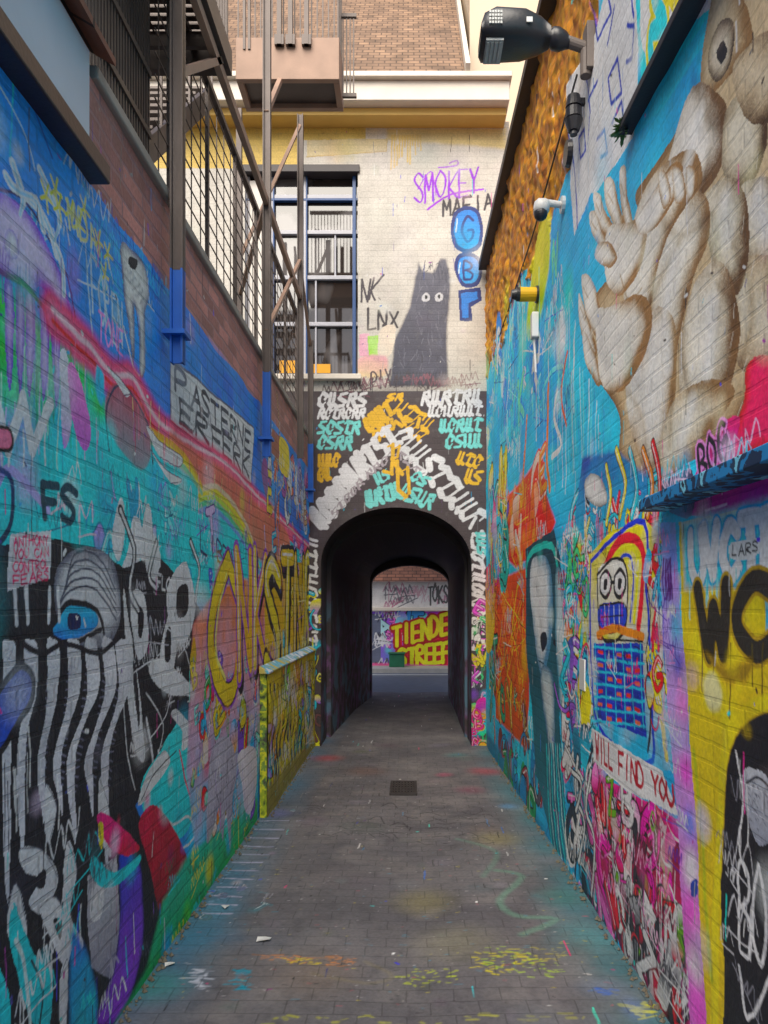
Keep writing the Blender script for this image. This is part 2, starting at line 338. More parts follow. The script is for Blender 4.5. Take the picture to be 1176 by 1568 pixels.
for p in ([(225,650),(250,680),(280,700),(275,715),(245,700)],[(165,560),(175,570),(200,600),(190,605)],[(232,690),(255,720),(280,735),(262,740)]): L.f(p,W_); L.st(p,.006,(60,40,60))
for i in range(30): 
    a=rng.integers(len(rb)-1); L.drip(rb[a][0]+rng.random()*40,rb[a][1]+25+rng.random()*20,.05+rng.random()*.15,.006,[(150,40,60),(222,96,120),(240,200,120)][i%3])
L.chaos([(120,700),(320,770),(320,900),(130,860)],[(110,222,228),(235,245,250),(20,165,210),(5,130,175),(80,208,212),(150,120,220)],26,.11,3,(10,100,135))
L.tags([(0,640),(330,760),(330,860),(0,830)],30,.10,[(240,245,250),(20,60,90),(120,90,200),(10,120,150),(250,190,220)],121,.008)
L.st([(-10,600),(12,690),(35,610),(50,690),(78,620)],.042,(240,244,248),smooth=False); L.st([(0,700),(-6,740),(10,720),(40,740),(75,780)],.03,(150,140,225))
for x in(0,14,36,50,70): L.drip(x,660,.1,.008,(240,244,248))
L.text('FS',[(62,738),(122,748),(118,800),(66,790)],.03,(30,50,60),jit=.03)
L.st([(0,720),(18,740),(16,800),(0,830)],.02,(20,40,50))
L.f([(225,770),(232,790),(238,860),(228,900),(215,860),(218,800)],(240,245,250)); L.f([(205,790),(216,810),(214,860),(190,880),(178,900),(196,840)],(235,240,250)); L.f([(185,760),(192,800),(184,860),(172,830)],(235,242,250))
# black zone
L.f([(-900,850),(0,835),(85,825),(130,835),(190,870),(240,850),(290,900),(320,960),(310,1060),(290,1120),(250,1180),(205,1235),(235,1290),(255,1370),(240,1440),(225,1600),(150,1900),(-900,3000)],(28,28,32),(22,24,28),smooth=False)
for p in ([(230,810),(246,850),(240,910),(222,860)],[(258,900),(285,860),(300,930),(282,985),(262,960)],[(205,905),(222,915),(228,985),(212,1010),(202,950)],[(248,985),(262,935),(275,960),(262,1040),(245,1030)],[(190,900),(200,960),(214,1060),(222,1160),(208,1150),(196,1060)],[(228,1020),(250,1010),(300,1060),(270,1065),(240,1050)]):
    L.f(p,(228,231,238),(200,205,215))
for p in ([(246,870),(252,915),(242,890)],[(272,905),(288,895),(288,935),(274,945)],[(212,930),(220,940),(218,975),(212,970)],[(254,970),(262,962),(260,1010),(252,1010)],[(204,980),(212,1060),(214,1120),(206,1060)]): L.f(p,K_)
for p in ([(185,780),(205,840),(200,900),(212,935)],[(240,830),(228,880),(240,900)],[(292,830),(305,870),(300,920)]):
    L.st(p,.045,(20,22,30)); L.st(p,.018,(232,236,240))
for p in ([(255,960),(285,1000),(300,1080)],[(225,1060),(250,1110),(240,1160)],[(190,1060),(195,1160),(205,1210)],[(262,1060),(252,1100),(230,1130)]): L.st(p,.007,(228,231,238))
L.st([(225,1100),(235,1180),(230,1230)],.02,(205,208,215)); L.tags([(190,860),(310,900),(300,1080),(200,1180)],14,.09,[(225,228,235),(150,150,160),(235,235,240)],122,.008)
L.f([(15,818),(78,812),(76,885),(10,905)],(228,228,238),(208,208,224),smooth=False)
for i,wd in enumerate(('ANTHONY','YOU CAN','CONTROL','FEARS')): L.text(wd,[(20,824+i*19),(74,819+i*18),(74,833+i*18),(20,839+i*19)],.007,(215,40,80),jit=.06)
# eye face
L.puff([(88,870),(112,842),(150,840),(178,870),(186,930),(170,985),(120,990),(90,960),(82,910)],(208,210,218),(66,68,80),.1)
for r in range(5): L.st([(86+r*4,930-r*7),(115,900-r*13),(150,905-r*13),(178,950-r*12)],.009,(60,62,72))
L.f([(84,950),(110,925),(145,935),(150,958),(120,975),(84,975)],(40,168,242),(10,100,205)); L.f([(105,940),(122,940),(122,960),(106,962)],(15,30,60)); L.f([(116,942),(120,944),(118,949)],W_)
L.st([(80,955),(108,922),(150,935),(160,970)],.022,K_); L.st([(80,975),(110,985),(155,965)],.02,K_)
for x in(40,75,88,22): L.drip(x,900,.1,.018,(225,228,240))
L.text('FLOW',[(240,880),(272,890),(270,910),(240,900)],.012,(230,230,235))
# toothed stripes
tops=[-90,-58,-26,12,46,80,112,140,166,188]; bots=[-60,-40,-15,8,30,62,88,108,135,160]; ends=[1600,1500,1420,1370,1310,1270,1250,1290,1250,1330]
for a,b,e in zip(tops,bots,ends):
    off=10 if a>0 else 14
    p=[(a-off,985),(a,978),(a+off,990),(a+off*.9,1060),(b+off*.7,1150),(b+5,e),(b-3,e-40),(b-off*.6,1160),(a-off*.8,1070)]
    L.f(p,(214,214,226),(194,194,212)); 
    for j in range(20):
        yy=996+j*12; q_=j/20; xx=a*(1-q_)+b*q_; ww=off*(.6-.35*q_); L.st([(xx-ww,yy),(xx+ww,yy+3+rng.normal()*2)],.004,(120,120,142),a=.7)
    for j in range(3): L.drip(a+rng.normal()*5,1100+rng.random()*100,.1+rng.random()*.1,.005,(40,40,46))
L.st([(-40,985),(20,975),(60,1000),(100,985),(150,1000),(190,970)],.02,(25,25,30))
for p in ([(28,1300),(62,1300),(88,1345),(62,1400),(42,1380),(58,1345),(36,1335)],[(60,1390),(84,1375),(112,1430),(100,1480),(78,1440)],[(10,1400),(24,1350),(40,1420),(30,1470),(14,1440)],[(100,1290),(116,1330),(108,1400),(128,1440),(118,1470),(96,1400)],[(150,1190),(165,1240),(170,1310),(150,1280)],[(90,1500),(104,1470),(102,1568),(92,1600)],[(70,1200),(84,1240),(72,1290),(64,1250)]):
    L.f(p,(222,225,232),(194,196,208)); L.st(p[:3],.005,(60,60,70))
for p in ([(48,1350),(66,1330),(64,1360)],[(80,1410),(94,1410),(92,1440)],[(20,1410),(28,1400),(26,1440)]): L.f(p,K_)
for p in ([(20,1380),(40,1440),(60,1470),(80,1500),(70,1600),(40,1540),(14,1450)],[(-20,1470),(10,1520),(20,1640),(-20,1640)]):
    L.f(p,(50,195,208),(30,160,178)); 
L.st([(22,1440),(40,1500),(48,1600)],.016,(190,235,238)); L.st([(48,1470),(66,1520),(60,1590)],.01,K_)
L.f([(132,1340),(178,1310),(185,1420),(172,1500),(140,1480)],(160,160,170),(95,95,110),smooth=False); L.f([(140,1360),(160,1345),(158,1400),(142,1410)],(218,218,224))
L.f([(185,1300),(215,1330),(220,1420),(205,1500),(180,1560),(150,1560),(178,1480),(186,1400)],(30,54,165),(100,50,150),soft=.02)
L.f([(110,1430),(135,1470),(150,1540),(140,1640),(112,1640)],(50,90,175),(20,150,155),soft=.02)
L.f([(145,1250),(165,1250),(200,1280),(215,1300),(190,1310),(160,1290)],(226,44,108),(190,30,54)); L.spray(175,1290,.08,(240,170,210)); L.f([(148,1262),(156,1264),(154,1300),(148,1290)],(235,205,60))
L.f([(140,1310),(175,1335),(215,1310),(210,1330),(170,1360),(138,1340)],(50,185,198))
L.tags([(0,1280),(230,1300),(200,1560),(0,1568)],18,.1,[(225,228,235),(60,60,68),(60,190,200),(150,150,160)],123,.008)
L.f([(215,1200),(245,1150),(280,1100),(292,1150),(300,1220),(290,1270),(255,1290),(222,1250)],(80,218,226),(20,180,192)); L.f([(222,1190),(250,1150),(262,1165),(240,1200),(210,1235)],(232,244,246)); L.st([(240,1240),(265,1262),(290,1250),(300,1280),(280,1300)],.012,(225,245,248)); L.spray(262,1190,.06,(190,240,245)); L.spray(275,1250,.08,(30,130,150)); L.st([(215,1225),(240,1180),(270,1150)],.008,K_)
L.f([(235,1232),(262,1262),(290,1320),(278,1350),(248,1400),(232,1330),(212,1262)],(170,24,60),(60,12,28)); L.spray(246,1246,.05,(240,80,100)); L.spray(225,1225,.06,(245,110,155)); L.spray(262,1310,.08,(90,20,60))
L.f([(262,1095),(270,1085),(290,1110),(288,1140),(278,1150),(280,1120)],(225,228,232)); L.st([(275,1150),(285,1200),(292,1220)],.014,(225,50,70))
L.f([(250,1380),(300,1290),(360,1250),(395,1210),(395,1270),(340,1340),(290,1420),(240,1500),(180,1600),(160,1600),(225,1480)],(30,150,120),(44,120,50),soft=.03,smooth=False)
L.spray(285,1400,.12,(80,165,60)); L.spray(255,1450,.12,(20,120,185)); L.spray(320,1330,.12,(225,205,40),.6); L.spray(350,1290,.1,(60,150,230),.6); L.spray(300,1330,.08,(40,90,60),.7)
L.tags([(250,1330),(395,1220),(395,1270),(250,1470)],24,.08,[(30,70,50),(230,210,50),(60,180,200),(30,40,50)],124,.008)
L.f([(295,960),(330,900),(400,880),(490,900),(490,1040),(400,1050),(395,1220),(300,1300),(285,1180),(290,1080)],(230,100,40),(60,150,205),soft=.02,smooth=False)
L.chaos([(290,1000),(395,1000),(395,1240),(290,1300)],[(230,50,54),(50,150,230),(248,195,40),(245,140,30),(100,208,198),(235,235,240),(90,60,155),(30,125,65)],70,.16,11)
L.tags([(290,1000),(395,1000),(395,1240),(290,1300)],34,.1,[(30,30,34),(235,235,240),(220,60,60),(245,200,60),(60,150,220)],125,.008)
L.chaos([(300,800),(480,830),(480,930),(300,900)],[(120,90,200),(170,150,242),(70,170,230),(200,160,235),(60,80,190)],30,.18,12,(50,30,90))
L.tags([(300,800),(480,830),(480,900),(300,860)],20,.14,[(40,30,80),(230,225,245),(90,60,160)],126,.012)
L.text('LIBRA',[(308,810),(360,850),(360,880),(308,845)],.018,(40,40,70),jit=.1)
for (c,w) in((( 110,60,150),.19),((30,25,40),.155),((252,184,10),.13)):
    L.st([(350,860),(328,920),(325,1000),(345,1062),(362,1040),(368,940),(352,868)],w,c)
L.st([(346,880),(334,930),(332,1000),(346,1040)],.03,(255,228,110)); L.st([(358,1040),(362,990),(360,930)],.03,(232,116,30)); L.st([(352,870),(330,930),(328,1000)],.008,(160,80,30))
L.bubble([(362,850),(410,858),(408,1010),(366,1030)],'NK',(252,194,20),(245,154,20),(110,60,150),.11,ow=.03)
L.f([(405,860),(490,862),(490,1020),(408,1040)],(208,152,64),(224,168,50),smooth=False,soft=.01)
L.chaos([(405,860),(490,870),(490,1030),(405,1040)],[(220,176,80),(244,204,40),(170,120,200),(80,180,225),(205,104,40)],22,.22,15)
L.bubble([(404,850),(492,868),(490,1010),(404,1020)],'STNRE',(226,168,50),(244,206,80),(35,30,40),.15,ow=.04)
for x in(420,440,455,470,482): L.spray(x+4,1000,.12,(110,190,228),.5)
L.tags([(405,870),(490,880),(490,1020),(405,1030)],18,.2,[(35,30,40),(250,235,160),(110,60,150)],127,.014)
L.chaos([(405,650),(475,740),(478,820),(405,780)],[(90,80,120),(160,120,90),(240,190,60),(50,120,195),(120,60,120),(205,84,60),(220,220,225)],50,.22,16)
L.f([(428,670),(442,685),(442,730),(428,716)],(244,185,30)); L.f([(416,655),(427,668),(427,705),(416,694)],(120,70,60),smooth=False); L.tags([(405,650),(475,740),(478,820),(405,780)],24,.16,[(30,30,40),(235,235,235),(240,190,60)],128,.012)
L.f([(322,1160),(338,1130),(355,1135),(362,1180),(355,1230),(352,1300),(345,1240),(340,1290),(333,1235),(326,1270),(316,1290),(318,1220)],(150,146,165),(120,118,140)); 
for i in range(60): 
    x=320+rng.random()*40; y=1150+rng.random()*90; L.st([(x,y),(x+rng.normal()*2,y+14)],.006,[(50,50,58),(200,198,212)][i%2])
L.f([(364,1156),(390,1145),(393,1200),(385,1242),(374,1240),(370,1200)],(230,220,236),(190,180,210)); L.st([(370,1170),(374,1230)],.01,(150,140,180))
L.chaos([(-900,700),(-60,650),(-60,1600),(-900,2400)],[(60,185,195),(205,205,216),(222,96,120),(240,190,40),(40,60,150)],50,.4,18)
L.st([(12,60),(60,190),(80,240)],.01,(20,60,120)); L.st([(0,130),(40,210),(52,260)],.006,(200,220,240))
L.weather(420,201)
# ============================ PLINTH ============================
PXF=1.035
Pp=lambda x,y:(PXF*FP/(VX-min(x,610)), H+(VY-y)*(PXF*FP/(VX-min(x,610)))/FP)
G=Wall(np.exp(np.linspace(math.log(5.45),math.log(8.2),240)),np.linspace(0,1.09,280),Pp,(176,150,64))
G.chaos([(408,1030),(484,1010),(484,1150),(408,1260)],[(230,195,30),(150,160,60),(245,215,40),(120,100,180),(60,60,70),(200,120,50),(110,190,60),(210,210,200),(60,150,190)],90,.24,21)
for i in range(12):
    x=414+i*5.6; G.st([(x,1050),(x+4,1100),(x-3,1140),(x+3,1185)],.05,(26,26,30)); G.st([(x+1,1052),(x+4,1100)],.016,(235,210,80))
G.tags([(408,1030),(484,1010),(484,1150),(408,1260)],50,.22,[(25,25,30),(244,216,50),(30,30,34),(230,230,220),(60,150,190)],129,.02)
G.f([(400,1215),(500,1130),(500,1250),(400,1300)],(110,104,60),soft=.05); G.weather(120,202)
# ============================ RIGHT WALL ============================
Pr=lambda x,y:(lambda Y:(Y,H+(VY-y)*Y/FP))(1.044/((max(x,640)-VX)/FP+.022))
UR=np.concatenate([np.linspace(-3,1.95,110,endpoint=False),np.exp(np.linspace(math.log(1.95),math.log(8.2),620))])
VR=np.concatenate([np.linspace(-.05,3.7,900,endpoint=False),np.linspace(3.7,5.12,190)])
R=Wall(UR,VR,Pr,(40,150,215)); R.flip=True
u,v=R.UU,R.VV
t=np.clip((vn(u,v,.35,7)-.3)*1.8,0,1)[...,None]; R.C[...,:3]=lin((6,126,214))*t+lin((44,174,236))*(1-t)
nb=4.06+.18*(vn(u,v,.25,2)-.5)+.10*(vn(u,v,.06,2)-.5)
k=(v>nb)&(u>3.75); t=vn(u,v,.05,8)[...,None]
R.C[k,:3]=(lin((196,124,50))*t+lin((104,62,34))*(1-t))[k]; R.C[k,3]=.8
R.chaos([(745,560),(880,330),(880,560),(745,700)],[(50,190,238),(20,150,228),(100,222,235),(5,104,212),(235,240,240),(100,208,145)],44,.28,31,(14,100,205))
R.tags([(745,560),(880,330),(880,620),(745,740)],56,.25,[(235,242,245),(10,80,180),(120,225,235),(20,40,90),(240,220,90)],140,.014)
R.f([(820,390),(838,350),(842,400),(830,470),(815,520),(806,500)],(250,215,20),(110,205,70),soft=.04); R.spray(830,400,.16,(250,220,30)); R.spray(858,520,.25,(235,240,245)); R.spray(800,520,.3,(110,212,175)); R.spray(870,450,.2,(60,198,165)); R.spray(760,640,.5,(50,168,228),.6); R.spray(775,480,.25,(200,210,80),.5)
for x in range(790,885,5): R.drip(x,400+rng.random()*200,.3+rng.random()*.6,.014,[(235,242,245),(60,180,225),(20,110,200),(110,220,200)][x//5%4])
R.f([(868,180),(905,120),(935,20),(950,-200),(985,-200),(975,180),(960,270),(905,300),(880,360),(872,300)],(230,232,234),(220,224,228),smooth=False)
for p in ([(905,60),(925,30),(935,70),(915,110),(905,60)],[(930,150),(945,120),(950,160),(935,180),(930,150)],[(938,200),(950,170),(955,210)],[(885,240),(893,225),(896,250),(888,262),(885,240)],[(955,30),(962,10),(970,60)],[(900,190),(915,160)],[(960,75),(970,70),(967,110),(958,120)],[(940,60),(930,110)],[(895,150),(905,200),(900,240)],[(870,240),(880,290),(885,350)],[(915,230),(925,215),(930,240),(920,250)]):
    R.st(p,.018,(20,44,130),smooth=False)
for i in range(16): R.drip(875+rng.random()*80,120+rng.random()*120,.1+rng.random()*.2,.006,[(60,90,150),(180,200,220)][i%2])
R.f([(965,-150),(975,80),(985,150),(1060,60),(1110,-10),(1200,-200)],(30,202,230),smooth=False)
R.f([(985,0),(1020,-60),(1120,-60),(1090,10),(1050,40),(1020,70),(1000,110),(980,80)],(238,238,232))
for w,c in((.11,(250,213,30)),(.06,(50,195,220))): R.st([(1060,-20),(1020,0),(1000,20),(1018,50),(995,70),(1000,110)],w,c)
R.st([(1080,-30),(1060,20),(1030,10),(1045,-20)],.05,(250,210,20))
R.f([(880,360),(910,300),(965,215),(1010,170),(1110,20),(1300,-300),(1800,-500),(1800,600),(1176,720),(1010,760),(930,740),(895,600),(878,480)],(6,140,218),(30,176,236),smooth=False)
for i in range(14): R.spray(900+rng.random()*260,150+rng.random()*500,.25,[(6,116,204),(50,182,238)][i%2],.5)
LT=(250,240,220); DK=(104,80,58)
R.puff([(1120,-60),(1085,60),(1070,140),(1030,210),(1000,260),(975,300),(985,350),(960,420),(930,430),(905,470),(900,560),(930,600),(950,640),(950,700),(985,745),(1040,715),(1090,690),(1125,650),(1176,600),(1400,500),(1400,-400),(1176,-300)],(176,150,118),(92,68,48),.12)
def P3(pts,R_=.07,l=LT,d=DK,hl=(1.1,.9)): R.puff(pts,l,d,R_*1.6,hl=hl)
P3([(1100,-40),(1130,-20),(1150,60),(1120,110),(1080,150),(1072,100)],.06,(180,160,130)); 
P3([(1085,70),(1105,30),(1122,40),(1118,90),(1100,125),(1086,110)],.04,(205,190,165),(50,42,36)); R.f([(1096,80),(1106,62),(1112,80),(1103,98)],K_)
P3([(1060,130),(1110,160),(1115,230),(1075,300),(1040,340),(1010,330),(1020,260)],.1,d=(80,60,44))
P3([(1110,170),(1160,130),(1176,200),(1150,280),(1110,270)],.06,(215,200,170),(54,40,30)); P3([(1120,100),(1200,40),(1230,150),(1150,190)],.07,(190,168,138),(54,40,30))
P3([(1125,300),(1176,270),(1240,330),(1200,420),(1140,400)],.08,(236,220,190),(64,46,34))
P3([(1120,410),(1176,390),(1260,430),(1220,540),(1140,570),(1115,500)],.1,(226,204,170),(76,56,42))
P3([(1075,310),(1110,270),(1140,300),(1145,380),(1130,450),(1095,440),(1085,380)],.09,(240,226,196),(70,52,38))
P3([(1060,440),(1100,400),(1130,470),(1125,560),(1095,650),(1050,660),(1040,560)],.12,(246,232,204),(88,66,48))
P3([(1010,380),(1040,300),(1080,300),(1085,360),(1060,430),(1040,520),(1030,600),(1000,600),(1000,480)],.1,(250,238,212))
P3([(1020,250),(1060,230),(1075,280),(1040,330),(1010,400),(990,500),(960,480),(960,390),(985,300)],.07,(246,232,206))
P3([(975,520),(1010,470),(1035,500),(1035,600),(1025,690),(1000,740),(975,690),(958,600)],.1,LT,(120,94,68))
P3([(1035,610),(1090,580),(1125,600),(1100,650),(1060,700),(1015,735),(1010,680)],.08,(234,216,184))
for p in ([(1010,330),(1040,360),(1090,330)],[(985,500),(1010,430),(1040,370)],[(1100,440),(1125,470),(1120,520)],[(1050,450),(1045,540),(1060,620)],[(1120,290),(1112,340),(1130,400)],[(960,600),(985,640),(990,720)],[(1140,400),(1150,480),(1130,560)],[(1060,120),(1090,190),(1120,170)],[(1085,230),(1075,290)],[(1030,600),(1026,680)]): R.st(p,.03,(58,42,30),a=.7,soft=.025)
for p in ([(1030,400),(1020,480),(1024,560)],[(1090,470),(1085,560)],[(1000,540),(996,640)],[(1160,300),(1170,350)],[(1070,180),(1050,260)],[(1110,310),(1112,360)],[(1060,620),(1045,670)],[(990,330),(978,400)]): R.st(p,.05,(255,250,236),a=.75,soft=.035)
for i in range(70):
    x=985+rng.random()*190; y=200+rng.random()*460; R.st([(x,y),(x-4+rng.normal()*3,y+22)],.004,[(90,66,48),(250,240,220)][i%2],a=.35)
for p,r in (([(948,262),(957,256),(961,300),(972,350),(960,360),(950,310)],.03),([(925,278),(938,275),(946,310),(958,352),(946,362),(930,320)],.03),([(908,300),(918,298),(928,325),(946,365),(935,372),(915,340)],.03),([(902,328),(912,325),(922,350),(938,380),(928,388),(908,360)],.03),
    ([(930,350),(965,340),(992,330),(985,400),(965,440),(945,452),(926,420)],.05),([(915,375),(930,370),(945,395),(930,410),(912,395)],.03),([(1000,300),(1030,250),(1045,262),(1020,330),(985,360),(975,330)],.03),
    ([(890,425),(903,422),(915,450),(925,500),(915,520),(898,480)],.03),([(885,450),(895,470),(912,530),(905,545),(888,500)],.03),([(893,505),(905,530),(920,580),(912,590),(895,550)],.03),([(912,480),(935,470),(985,450),(1000,500),(975,570),(948,600),(918,580)],.06),([(1010,268),(1020,262),(1028,300),(1016,320)],.02),([(1030,262),(1042,258),(1048,300),(1034,312)],.02),([(1050,258),(1064,262),(1062,300),(1050,306)],.02)):
    P3(p,r,(255,244,222),(116,86,60),hl=(1.4,.8))
for p in ([(950,282),(956,300)],[(930,296),(938,312)],[(912,312),(920,328)],[(905,340),(914,352)],[(893,440),(902,456)],[(888,470),(897,490)],[(950,420),(965,460),(985,440)]): R.st(p,.012,(110,84,60),a=.7)
for i in range(18): R.drip(845+i*4,560+rng.random()*60,.4+rng.random()*.3,.012,[(110,205,235),(20,120,205),(200,230,240)][i%3])
R.st([(868,540),(858,600),(866,650)],.03,(242,84,40)); R.st([(840,590),(838,680),(842,750)],.05,(242,104,40)); R.st([(852,600),(848,640),(858,680),(845,700)],.04,(235,240,245))
R.puff([(1142,560),(1165,545),(1190,560),(1200,620),(1190,690),(1150,690),(1118,720),(1130,650),(1140,610)],(240,10,76),(150,4,40),.05)
R.f([(1060,740),(1080,700),(1110,650),(1135,640),(1128,700),(1176,690),(1400,600),(1400,760),(1060,790)],(195,24,80),(120,34,125)); R.text('BOG',[(1070,690),(1112,640),(1118,690),(1074,745)],.02,K_,outline=(240,120,200),ow=.01,jit=.12)
R.f([(1000,742),(1035,730),(1060,720),(1060,790),(1020,780)],(40,40,50),(90,60,90))
R.tags([(1010,720),(1176,640),(1176,720),(1010,770)],14,.1,[(25,25,30),(240,180,220),(60,180,220)],141,.01)
R.f([(768,770),(800,735),(832,690),(838,760),(852,800),(840,830),(790,870),(768,850)],(242,72,34),(205,44,44),smooth=False,soft=.02)
R.chaos([(770,760),(835,700),(850,820),(772,860)],[(242,94,40),(252,124,60),(222,38,54),(240,190,170),(194,160,50)],26,.28,33,(190,44,40))
R.f([(752,890),(805,870),(812,1000),(806,1150),(760,1100)],(222,72,22),(165,70,34),smooth=False,soft=.02)
for i in range(50): R.st([(756+rng.random()*50,890+rng.random()*200),(760+rng.random()*48,900+rng.random()*200)],.010,[(245,150,40),(250,210,60),(130,40,40),(250,110,50)][i%4])
R.chaos([(750,1000),(812,980),(812,1180),(752,1130)],[(210,94,40),(130,100,60),(50,120,90),(238,165,40),(90,50,50)],30,.3,34)
R.f([(742,880),(756,870),(758,960),(750,1000),(742,980)],(215,50,90),(240,195,30))
R.chaos([(745,740),(775,720),(775,900),(745,900)],[(30,140,130),(40,170,208),(238,40,120),(248,205,30),(90,60,165)],30,.35,35)
R.tags([(748,720),(850,720),(850,1150),(748,1100)],60,.22,[(25,25,30),(240,240,240),(250,200,60),(225,50,60),(50,170,205)],142,.013)
R.f([(745,1120),(790,1190),(850,1300),(900,1400),(860,1350),(790,1230),(745,1165)],(30,96,130),soft=.05)
R.chaos([(760,1120),(860,1200),(870,1330),(765,1180)],[(30,120,76),(20,100,155),(120,50,54),(60,60,70)],26,.25,36)
R.f([(806,840),(850,810),(858,850),(862,960),(858,1100),(870,1320),(846,1300),(820,1180),(806,980)],(22,48,60),(14,80,92),smooth=False)
R.st([(806,880),(812,850),(835,835),(852,850),(858,950)],.05,(30,170,155))
R.puff([(815,860),(830,850),(843,870),(845,960),(838,1020),(828,1030),(818,960),(812,900)],(222,235,245),(60,95,125),.18,hl=(.8,.3))
R.puff([(832,1020),(848,1040),(850,1140),(845,1160),(835,1110),(828,1060)],(185,208,218),(40,70,95),.14)
R.f([(828,975),(836,968),(839,985),(832,998)],(20,30,40)); R.f([(846,985),(852,975),(854,990)],(20,30,40)); R.st([(826,1012),(834,1016)],.012,(30,50,60))
R.puff([(850,880),(860,880),(868,1000),(864,1120),(856,1060),(850,980)],(160,190,205),(50,90,110),.1)
for i in range(16): R.st([(836+i*1.8,1140),(838+i*2.2,1220+i*3),(846+i*2.8,1310+i*5)],.02,[(40,180,188),(30,100,128),(150,215,215),(20,70,95)][i%4])
R.f([(862,830),(905,790),(912,1130),(920,1300),(960,1480),(900,1400),(868,1320),(862,1100)],(50,126,185),smooth=False)
R.chaos([(862,800),(912,760),(912,1000),(862,1000)],[(240,40,58),(250,216,40),(235,235,240),(40,175,220),(238,80,155),(80,205,115)],70,.18,37)
R.chaos([(865,1000),(912,1000),(918,1180),(866,1160)],[(40,175,220),(235,235,240),(250,216,40),(218,50,75),(16,56,110),(120,76,180)],50,.18,38)
R.chaos([(868,1130),(922,1160),(950,1430),(875,1340)],[(230,235,240),(40,175,220),(30,40,50),(14,100,128),(212,86,155)],60,.2,39)
R.tags([(862,800),(912,760),(940,1400),(870,1300)],50,.12,[(25,25,30),(240,240,240),(235,50,70),(60,180,220)],143,.01)
for p in ([(885,1160),(880,1220),(895,1260),(885,1320)],[(905,1180),(898,1240),(912,1290),(905,1370)],[(875,1180),(890,1200),(880,1240)]): R.st(p,.05,K_); R.st(p,.026,(220,235,240))
R.f([(890,700),(945,690),(1000,740),(1015,800),(905,850),(880,800)],(24,56,125),(20,150,205),smooth=False,soft=.02)
R.chaos([(885,760),(1010,760),(1005,830),(890,850)],[(240,30,54),(50,180,218),(250,216,40),(235,235,240),(20,30,40)],34,.12,40)
for p,c in (([(945,690),(958,740),(950,790)],(250,206,30)),([(965,690),(975,740),(968,790)],(60,180,218)),([(985,690),(998,740),(990,790)],(248,114,30)),([(1000,680),(1010,740),(1006,790)],(238,28,54)),([(930,715),(935,760),(930,800)],(250,216,40))): R.st(p,.05,K_); R.st(p,.035,c); R.st([(x-1,y) for x,y in p],.006,W_)
R.puff([(897,735),(910,725),(925,740),(930,770),(912,775),(898,760)],(232,232,228),(100,100,100),.04)
R.f([(902,850),(935,815),(985,795),(1012,820),(1015,1000),(1030,1180),(1000,1180),(908,1110)],(248,214,50),(50,148,222),smooth=False)
R.st([(905,860),(940,825),(985,800),(990,900),(996,1000),(1000,1100),(990,1170),(915,1110),(905,1000),(905,860)],.026,(14,44,168))
R.st([(925,870),(950,828),(978,830),(985,880),(978,960)],.05,(242,36,58)); R.st([(930,875),(952,840),(972,842),(976,880),(972,950)],.032,(252,240,50)); R.st([(936,880),(954,852),(966,855),(970,890),(966,950)],.02,(24,54,168))
R.f([(915,880),(935,858),(955,860),(962,900),(955,970),(920,975)],(240,240,232),(240,220,80))
R.st([(915,880),(935,858),(955,860),(962,900),(955,970),(920,975),(915,880)],.018,K_)
for cx in(928,950):
    R.st([(cx-8,885),(cx,874),(cx+8,885),(cx+7,905),(cx,915),(cx-8,905),(cx-8,885)],.024,K_); R.f([(cx-7,886),(cx,877),(cx+7,886),(cx+6,903),(cx,911),(cx-7,903)],W_); R.f([(cx-2,888),(cx+3,888),(cx+2,902),(cx-2,902)],K_)
R.st([(936,892),(942,892)],.02,K_); R.f([(918,928),(957,924),(956,962),(921,966)],(24,54,172)); R.st([(918,928),(957,924),(956,962),(921,966),(918,928)],.012,K_)
for x in(926,934,942,950): R.st([(x,928),(x,962)],.010,(225,232,240),smooth=False)
R.st([(920,945),(956,942)],.008,K_); R.st([(914,972),(940,962),(985,975)],.04,(250,114,26)); R.st([(914,978),(985,982)],.01,K_)
R.f([(908,985),(985,985),(990,1130),(915,1100)],(8,44,140),smooth=False)
for c_ in range(6): x=911+c_*14; R.st([(x,985),(x+5,1115)],.012,(50,166,228),smooth=False)
for r_ in range(7):
    y=990+r_*19; R.st([(909,y),(988,y+8)],.012,(50,166,228),smooth=False)
for r_ in range(6):
    for c_ in range(5):
        x=916+c_*14.5; y=998+r_*20+c_*2; R.st([(x,y),(x+6,y+1)],.018,[(245,60,50),(16,36,110),(240,94,70)][(r_*2+c_)%3])
R.st([(985,880),(1000,850),(1012,900),(1000,980),(1012,1040)],.045,(240,30,54)); R.st([(1008,830),(1000,900),(1016,960),(1006,1060),(1020,1140)],.03,W_); R.st([(1000,1000),(1012,1080),(1020,1160)],.04,(250,206,30)); R.st([(992,1010),(998,1090),(992,1150)],.02,K_); R.st([(988,870),(996,940),(990,1000)],.012,K_)
R.chaos([(988,800),(1013,800),(1018,1120),(990,1100)],[(238,36,54),(250,216,40),(235,235,240),(50,160,228)],26,.10,41)
R.tags([(905,800),(1015,790),(1018,1150),(910,1100)],20,.07,[K_,W_,(235,45,60)],144,.007)
R.f([(908,1180),(1036,1255),(1062,1600),(1000,1560),(960,1480),(915,1350)],(195,32,104),(60,26,48),smooth=False)
R.chaos([(910,1190),(1036,1260),(1060,1560),(925,1340)],[(236,46,138),(240,114,185),(150,24,68),(40,40,46),(225,220,225),(195,32,54),(84,130,54)],110,.16,42)
R.chaos([(935,1380),(1040,1400),(1062,1600),(985,1520)],[(225,225,228),(40,40,46),(150,150,156),(185,32,54)],50,.14,43)
R.tags([(910,1210),(1036,1270),(1060,1560),(925,1340)],44,.09,[K_,(240,160,200),(230,230,232),(120,20,60)],145,.008)
